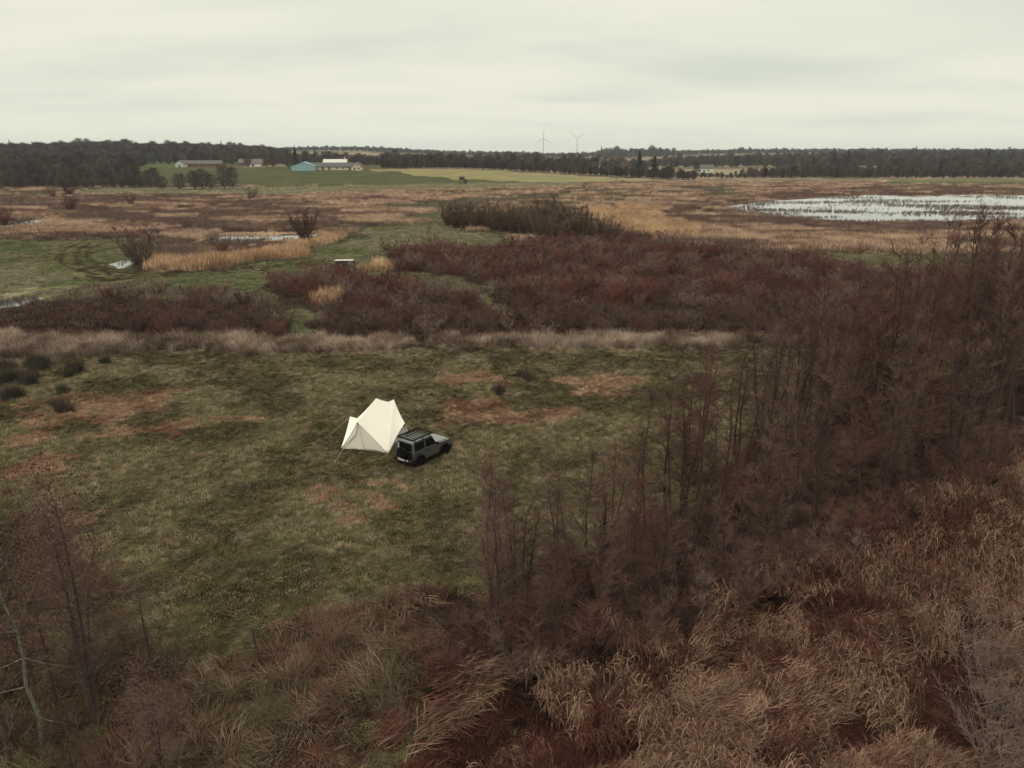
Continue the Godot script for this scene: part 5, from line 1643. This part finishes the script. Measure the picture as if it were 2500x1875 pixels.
func build_car():
	var car := thing("parked_car", "small boxy grey off-road car with black roof rack beside the tent", "car", Vector3(-5.45, 0.02, -42.15), -0.6435)
	var paint := mat(Vector3(0.155, 0.158, 0.168), 0.33, 0.7)
	paint.clearcoat_enabled = true
	paint.clearcoat = 0.7
	paint.clearcoat_roughness = 0.08
	var black := mat(Vector3(0.010, 0.009, 0.009), 0.6)
	var rubber := mat(Vector3(0.009, 0.008, 0.008), 0.9)
	var glass := mat(Vector3(0.006, 0.006, 0.007), 0.05)
	glass.metallic_specular = 0.35
	black.metallic_specular = 0.2
	rubber.metallic_specular = 0.1
	var white := mat(Vector3(0.72, 0.72, 0.70), 0.5)
	# lower body: side outline with wheel arches, pushed across
	var out := PackedVector2Array([Vector2(1.60, 0.50), Vector2(1.63, 1.00), Vector2(1.61, 1.08), Vector2(-0.50, 1.08), Vector2(-1.58, 1.02), Vector2(-1.70, 0.95), Vector2(-1.72, 0.56), Vector2(-1.58, 0.46)])
	for i in 11:
		var a := deg_to_rad(170.0 - 160.0 * i / 10.0)
		out.push_back(Vector2(-1.125 + cos(a) * 0.435, 0.37 + sin(a) * 0.435))
	out.push_back(Vector2(-0.66, 0.40))
	out.push_back(Vector2(0.66, 0.40))
	for i in 11:
		var a := deg_to_rad(170.0 - 160.0 * i / 10.0)
		out.push_back(Vector2(1.125 + cos(a) * 0.435, 0.37 + sin(a) * 0.435))
	out.push_back(Vector2(1.57, 0.46))
	var v := PackedVector3Array()
	var rings := []
	for e in [[-0.735, out], [0.735, out]]:
		var ring := []
		for p in e[1]:
			ring.append(Vector3(e[0], p.y, p.x))
		rings.append(ring)
	loft(v, rings, false)
	var tri := Geometry2D.triangulate_polygon(out)
	for s in [-0.735, 0.735]:
		for i in tri:
			v.push_back(Vector3(s, out[i].y, out[i].x))
	part("body", mesh_of(v), paint, car)
	# cabin with chamfered corners
	v = PackedVector3Array()
	rings = []
	for e in [[1.075, 0.725, -0.50, 1.60, 0.05], [1.62, 0.655, -0.13, 1.56, 0.06], [1.685, 0.625, -0.07, 1.53, 0.07], [1.715, 0.555, 0.02, 1.46, 0.07]]:
		var y: float = e[0]
		var x: float = e[1]
		var f: float = e[2]
		var b: float = e[3]
		var k: float = e[4]
		rings.append([Vector3(-x + k, y, f), Vector3(x - k, y, f), Vector3(x, y, f + k), Vector3(x, y, b - k), Vector3(x - k, y, b), Vector3(-x + k, y, b), Vector3(-x, y, b - k), Vector3(-x, y, f + k)])
	loft(v, rings)
	part("cabin", mesh_of(v), paint, car)
	# bonnet panel, proud of the body
	v = PackedVector3Array()
	slab(v, [Vector3(-0.60, 1.078, -0.58), Vector3(0.60, 1.078, -0.58), Vector3(0.60, 1.028, -1.52), Vector3(0.5, 1.022, -1.60), Vector3(-0.5, 1.022, -1.60), Vector3(-0.60, 1.028, -1.52)], Vector3(0, 0.028, 0))
	part("bonnet", mesh_of(v), paint, car)
	# glass
	for s in [-1, 1]:
		for w in [["front", [[-0.36, 1.13], [-0.06, 1.575], [0.50, 1.585], [0.50, 1.13]]], ["rear", [[0.64, 1.14], [0.64, 1.585], [1.36, 1.58], [1.42, 1.50], [1.43, 1.14]]]]:
			v = PackedVector3Array()
			var pts := []
			for q in w[1]:
				pts.append(Vector3(s * (0.725 - 0.07 * (q[1] - 1.075) / 0.545 - 0.004), q[1], q[0]))
			slab(v, pts, Vector3(s * 0.012, 0, 0))
			part("window", mesh_of(v), glass, car)
		# door panel, handle, sill, mirror
		v = PackedVector3Array()
		slab(v, [Vector3(s * 0.734, 0.47, -0.46), Vector3(s * 0.734, 1.05, -0.46), Vector3(s * 0.734, 1.05, 0.56), Vector3(s * 0.734, 0.62, 0.56), Vector3(s * 0.734, 0.47, 0.48)], Vector3(s * 0.012, 0, 0))
		var door := part("door", mesh_of(v), paint, car)
		v = PackedVector3Array()
		box(v, Vector3(s * 0.765, 0.97, 0.42), Vector3(0.03, 0.045, 0.17))
		part("handle", mesh_of(v), black, door)
		v = PackedVector3Array()
		box(v, Vector3(s * 0.757, 0.66, 0.04), Vector3(0.014, 0.03, 0.98))
		part("moulding", mesh_of(v), paint, door)
		v = PackedVector3Array()
		box(v, Vector3(s * 0.735, 0.405, 0.0), Vector3(0.10, 0.08, 1.30), 0.02)
		part("sill", mesh_of(v), black, car)
		v = PackedVector3Array()
		box(v, Vector3(s * 0.86, 1.16, -0.36), Vector3(0.20, 0.16, 0.10), 0.03)
		box(v, Vector3(s * 0.755, 1.11, -0.36), Vector3(0.08, 0.05, 0.05))
		part("mirror", mesh_of(v), black, car)
		v = PackedVector3Array()
		box(v, Vector3(s * 0.672, 1.655, 0.72), Vector3(0.035, 0.03, 1.60))
		part("roof_gutter", mesh_of(v), black, car)
		for wz in [-1.125, 1.125]:
			# arch flare
			v = PackedVector3Array()
			var rr := []
			for i in 13:
				var a := deg_to_rad(186.0 - 192.0 * i / 12.0)
				var d := Vector3(0, sin(a), cos(a))
				var c0 := Vector3(0, 0.37, wz)
				rr.append([c0 + d * 0.425 + Vector3(s * 0.70, 0, 0), c0 + d * 0.425 + Vector3(s * 0.82, 0, 0), c0 + d * 0.485 + Vector3(s * 0.815, 0, 0), c0 + d * 0.515 + Vector3(s * 0.75, 0, 0), c0 + d * 0.515 + Vector3(s * 0.70, 0, 0)])
			loft(v, rr)
			part("wheel_arch", mesh_of(v), black, car)
			# wheel
			v = PackedVector3Array()
			var cx := Vector3(s * 0.70, 0.365, wz)
			lathe(v, [Vector2(0.21, -0.10), Vector2(0.33, -0.115), Vector2(0.36, -0.09), Vector2(0.368, 0.0), Vector2(0.36, 0.09), Vector2(0.33, 0.115), Vector2(0.21, 0.10)], cx)
			var tyre := part("wheel", mesh_of(v), rubber, car)
			for i in 24:
				var a := TAU * i / 24.0
				v = PackedVector3Array()
				if i == 0:
					for j in 24:
						var aa := TAU * j / 24.0
						box(v, cx + Vector3(0, cos(aa), sin(aa)) * 0.366, Vector3(0.21, 0.022, 0.05), 0.004, Basis(Vector3.RIGHT, aa))
					part("tread", mesh_of(v), rubber, tyre)
			v = PackedVector3Array()
			lathe(v, [Vector2(0.215, -0.06), Vector2(0.215, 0.07 * s), Vector2(0.19, 0.085 * s), Vector2(0.18, 0.05 * s)], cx)
			for i in 5:
				var a := TAU * i / 5.0
				box(v, cx + Vector3(s * 0.07, cos(a) * 0.10, sin(a) * 0.10), Vector3(0.03, 0.17, 0.05), 0.006, Basis(Vector3.RIGHT, a))
			part("rim", mesh_of(v), mat(Vector3(0.015, 0.015, 0.015), 0.5), tyre)
	v = PackedVector3Array()
	slab(v, [Vector3(-0.62, 1.13, -0.475), Vector3(0.62, 1.13, -0.475), Vector3(0.56, 1.585, -0.165), Vector3(-0.56, 1.585, -0.165)], Vector3(0, 0.008, -0.012))
	part("windscreen", mesh_of(v), glass, car)
	# tail door with glass, spare wheel and markings
	v = PackedVector3Array()
	slab(v, [Vector3(-0.64, 0.56, 1.635), Vector3(0.64, 0.56, 1.635), Vector3(0.64, 1.09, 1.635), Vector3(-0.64, 1.09, 1.635)], Vector3(0, 0, 0.015))
	var tail := part("tail_door", mesh_of(v), black, car)
	v = PackedVector3Array()
	slab(v, [Vector3(-0.60, 1.13, 1.598), Vector3(0.60, 1.13, 1.598), Vector3(0.55, 1.58, 1.566), Vector3(-0.55, 1.58, 1.566)], Vector3(0, 0, 0.014))
	var rg := part("rear_window", mesh_of(v), glass, car)
	v = PackedVector3Array()
	for e in [[-0.52, 1.50, 0.045, 0.07], [-0.47, 1.47, 0.04, 0.05], [-0.51, 1.40, 0.05, 0.05], [-0.46, 1.37, 0.03, 0.06], [-0.52, 1.31, 0.04, 0.06], [-0.47, 1.28, 0.05, 0.04], [-0.52, 1.21, 0.05, 0.05], [-0.46, 1.20, 0.03, 0.05]]:
		box(v, Vector3(e[0], e[1], 1.618 - (e[1] - 1.13) * 0.071), Vector3(e[2], e[3], 0.008))
	part("sticker", mesh_of(v), white, rg)
	v = PackedVector3Array()
	lathe(v, [Vector2(0.20, -0.10), Vector2(0.33, -0.10), Vector2(0.36, -0.07), Vector2(0.365, 0.0), Vector2(0.36, 0.06), Vector2(0.32, 0.10), Vector2(0.10, 0.115)], Vector3.ZERO)
	for i in v.size():
		v[i] = Vector3(v[i].z, v[i].y + 0.98, v[i].x + 1.76)
	part("spare_wheel", mesh_of(v), rubber, tail)
	# bumpers, lamps, plate
	v = PackedVector3Array()
	box(v, Vector3(0, 0.52, 1.68), Vector3(1.52, 0.24, 0.20), 0.04)
	var rb := part("rear_bumper", mesh_of(v), black, car)
	v = PackedVector3Array()
	box(v, Vector3(-0.10, 0.54, 1.785), Vector3(0.50, 0.115, 0.012))
	var plate := part("number_plate", mesh_of(v), white, rb)
	v = PackedVector3Array()
	for i in 7:
		box(v, Vector3(-0.29 + 0.063 * i + (0.02 if i > 1 else 0.0), 0.54, 1.793), Vector3(0.028, 0.06, 0.004))
	part("plate_marks", mesh_of(v), black, plate)
	for s in [-1, 1]:
		v = PackedVector3Array()
		box(v, Vector3(s * 0.60, 0.56, 1.782), Vector3(0.22, 0.09, 0.02))
		part("tail_lamp", mesh_of(v), mat(Vector3(0.10, 0.012, 0.012), 0.15), rb)
		v = PackedVector3Array()
		box(v, Vector3(s * 0.36, 0.56, 1.782), Vector3(0.12, 0.08, 0.02))
		part("reversing_lamp", mesh_of(v), mat(Vector3(0.6, 0.6, 0.6), 0.2), rb)
	v = PackedVector3Array()
	box(v, Vector3(0, 0.55, -1.76), Vector3(1.54, 0.30, 0.20), 0.05)
	part("front_bumper", mesh_of(v), black, car)
	v = PackedVector3Array()
	box(v, Vector3(0, 0.84, -1.715), Vector3(1.20, 0.24, 0.04))
	var grille := part("grille", mesh_of(v), black, car)
	for s in [-1, 1]:
		v = PackedVector3Array()
		lathe(v, [Vector2(0.11, -0.02), Vector2(0.11, 0.03), Vector2(0.08, 0.05)], Vector3.ZERO, 20)
		for i in v.size():
			v[i] = Vector3(v[i].z + s * 0.50, v[i].y + 0.84, -v[i].x - 1.73)
		part("headlight", mesh_of(v), mat(Vector3(0.6, 0.62, 0.64), 0.1), grille)
	# underbody
	v = PackedVector3Array()
	box(v, Vector3(0, 0.40, 0), Vector3(1.10, 0.24, 3.2), 0.03)
	part("chassis", mesh_of(v), rubber, car)
	for wz in [-1.125, 1.125]:
		v = PackedVector3Array()
		tube(v, Vector3(-0.65, 0.36, wz), Vector3(0.65, 0.36, wz), 0.06, 0.06, 8)
		part("axle", mesh_of(v), rubber, car)
	# roof rack
	v = PackedVector3Array()
	for s in [-1, 1]:
		box(v, Vector3(s * 0.62, 1.84, 0.70), Vector3(0.055, 0.08, 1.74), 0.01)
	for z in [-0.17, 1.57]:
		box(v, Vector3(0, 1.84, z), Vector3(1.20, 0.076, 0.055), 0.01)
	var rack := part("roof_rack", mesh_of(v), black, car)
	for i in 8:
		v = PackedVector3Array()
		box(v, Vector3(0, 1.815, -0.17 + 1.74 * (i + 1) / 9.0), Vector3(1.195, 0.028, 0.055), 0.006)
		part("slat", mesh_of(v), black, rack)
	for s in [-1, 1]:
		for z in [0.05, 0.70, 1.35]:
			v = PackedVector3Array()
			box(v, Vector3(s * 0.655, 1.735, z), Vector3(0.03, 0.15, 0.06), 0.006)
			part("foot", mesh_of(v), black, rack)

# ---------------------------------------------------------------- small things
func build_small_things():
	var wood := mat(Vector3(0.050, 0.036, 0.028))
	# posts
	for e in [[Vector2(-9.51, -23.24), 1.25, 0.05, "leaning dark wooden fence post in the tussock grass"], [Vector2(-36.59, -70.25), 1.3, 0.05, "thin dark post in the pale grass before the thicket"], [Vector2(-23.81, -119.35), 1.1, 0.09, "short stout post beside the open shelter"]]:
		var p: Vector2 = e[0]
		var v := PackedVector3Array()
		tube(v, Vector3(0.05, -0.3, 0), Vector3(-0.05, e[1], 0.02), e[2], e[2] * 0.9, 7)
		tube(v, Vector3(-0.05, e[1], 0.02), Vector3(-0.055, e[1] + 0.05, 0.02), e[2] * 0.9, 0.0, 7)
		var o := thing("fence_post", e[3], "post", Vector3(p.x, relief(p.x, p.y), p.y), 0.2)
		part("post", mesh_of(v), wood, o)
	# open shelter with flat pale roof
	var g := Vector2(-26.28, -116.92)
	var s := thing("shelter", "small open field shelter with flat white roof behind the scrub", "shelter", Vector3(g.x, 0, g.y), 0.08)
	var v := PackedVector3Array()
	box(v, Vector3(-0.2, 2.05, 0), Vector3(2.9, 0.07, 1.5), 0.02, Basis(Vector3.RIGHT, -0.05))
	part("roof", mesh_of(v), mat(Vector3(0.60, 0.62, 0.60), 0.5), s)
	for sx in [-1.45, 0.2, 1.3]:
		for sz in [-0.9, 0.9]:
			v = PackedVector3Array()
			tube(v, Vector3(sx, -0.2, sz * 0.7), Vector3(sx, 2.0, sz * 0.7), 0.06, 0.06, 5)
			part("post", mesh_of(v), wood, s)
	for k in 6:
		v = PackedVector3Array()
		box(v, Vector3(-1.32 + 0.26 * k, 0.95, -0.70), Vector3(0.23, 1.8, 0.04))
		part("plank", mesh_of(v), wood, s)
	v = PackedVector3Array()
	box(v, Vector3(0.75, 1.65, -0.1), Vector3(0.8, 0.5, 0.7))
	part("tank", mesh_of(v), mat(Vector3(0.36, 0.40, 0.40), 0.5), s)
	# dark rush clumps at the field's edge
	var rush := []
	for i in 3:
		rush.append(tuft(160, 1.0, 0.014, 0.30, 0.42, 3.14))
	var rm := [mat(Vector3(0.036, 0.031, 0.017)), mat(Vector3(0.050, 0.034, 0.022)), mat(Vector3(0.028, 0.020, 0.014))]
	for e in RUSHES:
		var o := thing("rush_clump", "dark upright clump of rushes near the field's far fringe", "rushes", Vector3(e[0], relief(e[0], e[1]), e[1]), rf(0, TAU), "rush clumps in the field")
		var k := rng.randi() % 3
		tag(o, "%s %s clump of rushes %s" % ["small" if e[2] < 0.85 else ("big" if e[2] > 1.08 else "middle-sized"), ["olive", "brown", "blackish"][k], "near the field's pale fringe" if e[0] < -20.0 else "amid rusty grass behind the tent"], "rushes", "rush clumps in the field")
		part("stems", rush[rng.randi() % 3], rm[k], o).scale = Vector3(e[2] * 1.5, e[2] * 1.05, e[2] * 1.5)

const RUSHES := [[-42.97, -60.29, 1.25], [-43.80, -61.22, 0.85], [-43.67, -61.45, 1.07], [-44.19, -61.65, 0.95], [-44.01, -61.29, 1.19], [-43.30, -61.60, 0.71], [-39.30, -57.66, 1.03], [-40.75, -58.79, 1.21], [-40.09, -59.11, 0.80], [-40.40, -58.74, 1.11], [-39.97, -57.94, 0.78], [-39.62, -57.64, 1.09], [-42.17, -63.22, 1.05], [-41.56, -62.76, 0.96], [-40.69, -61.71, 0.83], [-41.45, -62.95, 1.00], [-41.52, -58.29, 0.96], [-41.68, -58.49, 1.12], [-41.48, -57.72, 1.04], [-41.54, -58.41, 0.98], [-42.01, -57.90, 0.89], [-42.12, -58.04, 0.95], [-37.62, -61.07, 0.90], [-37.96, -61.43, 1.22], [-37.23, -60.96, 0.87], [-37.41, -59.40, 0.74], [-37.28, -59.72, 0.99], [-37.92, -61.78, 0.86], [-37.83, -61.95, 0.78], [-36.41, -63.59, 1.01], [-36.61, -63.66, 0.73], [-48.23, -66.74, 0.78], [-47.26, -66.90, 0.85], [-46.87, -65.95, 0.84], [-35.37, -55.45, 0.91], [-35.89, -56.00, 0.84], [-33.50, -52.01, 1.19], [-34.41, -52.40, 0.73], [-32.56, -51.34, 0.71], [-33.04, -51.02, 0.97], [-38.39, -54.52, 1.02], [-38.55, -53.60, 1.04], [-38.49, -54.27, 1.22], [-39.14, -54.49, 1.08], [0.88, -59.73, 0.95], [1.46, -58.41, 1.10], [-1.02, -55.07, 1.16], [-0.97, -54.92, 0.84], [-42.41, -62.67, 1.12], [-41.20, -61.11, 0.96], [-42.34, -62.29, 0.84]]
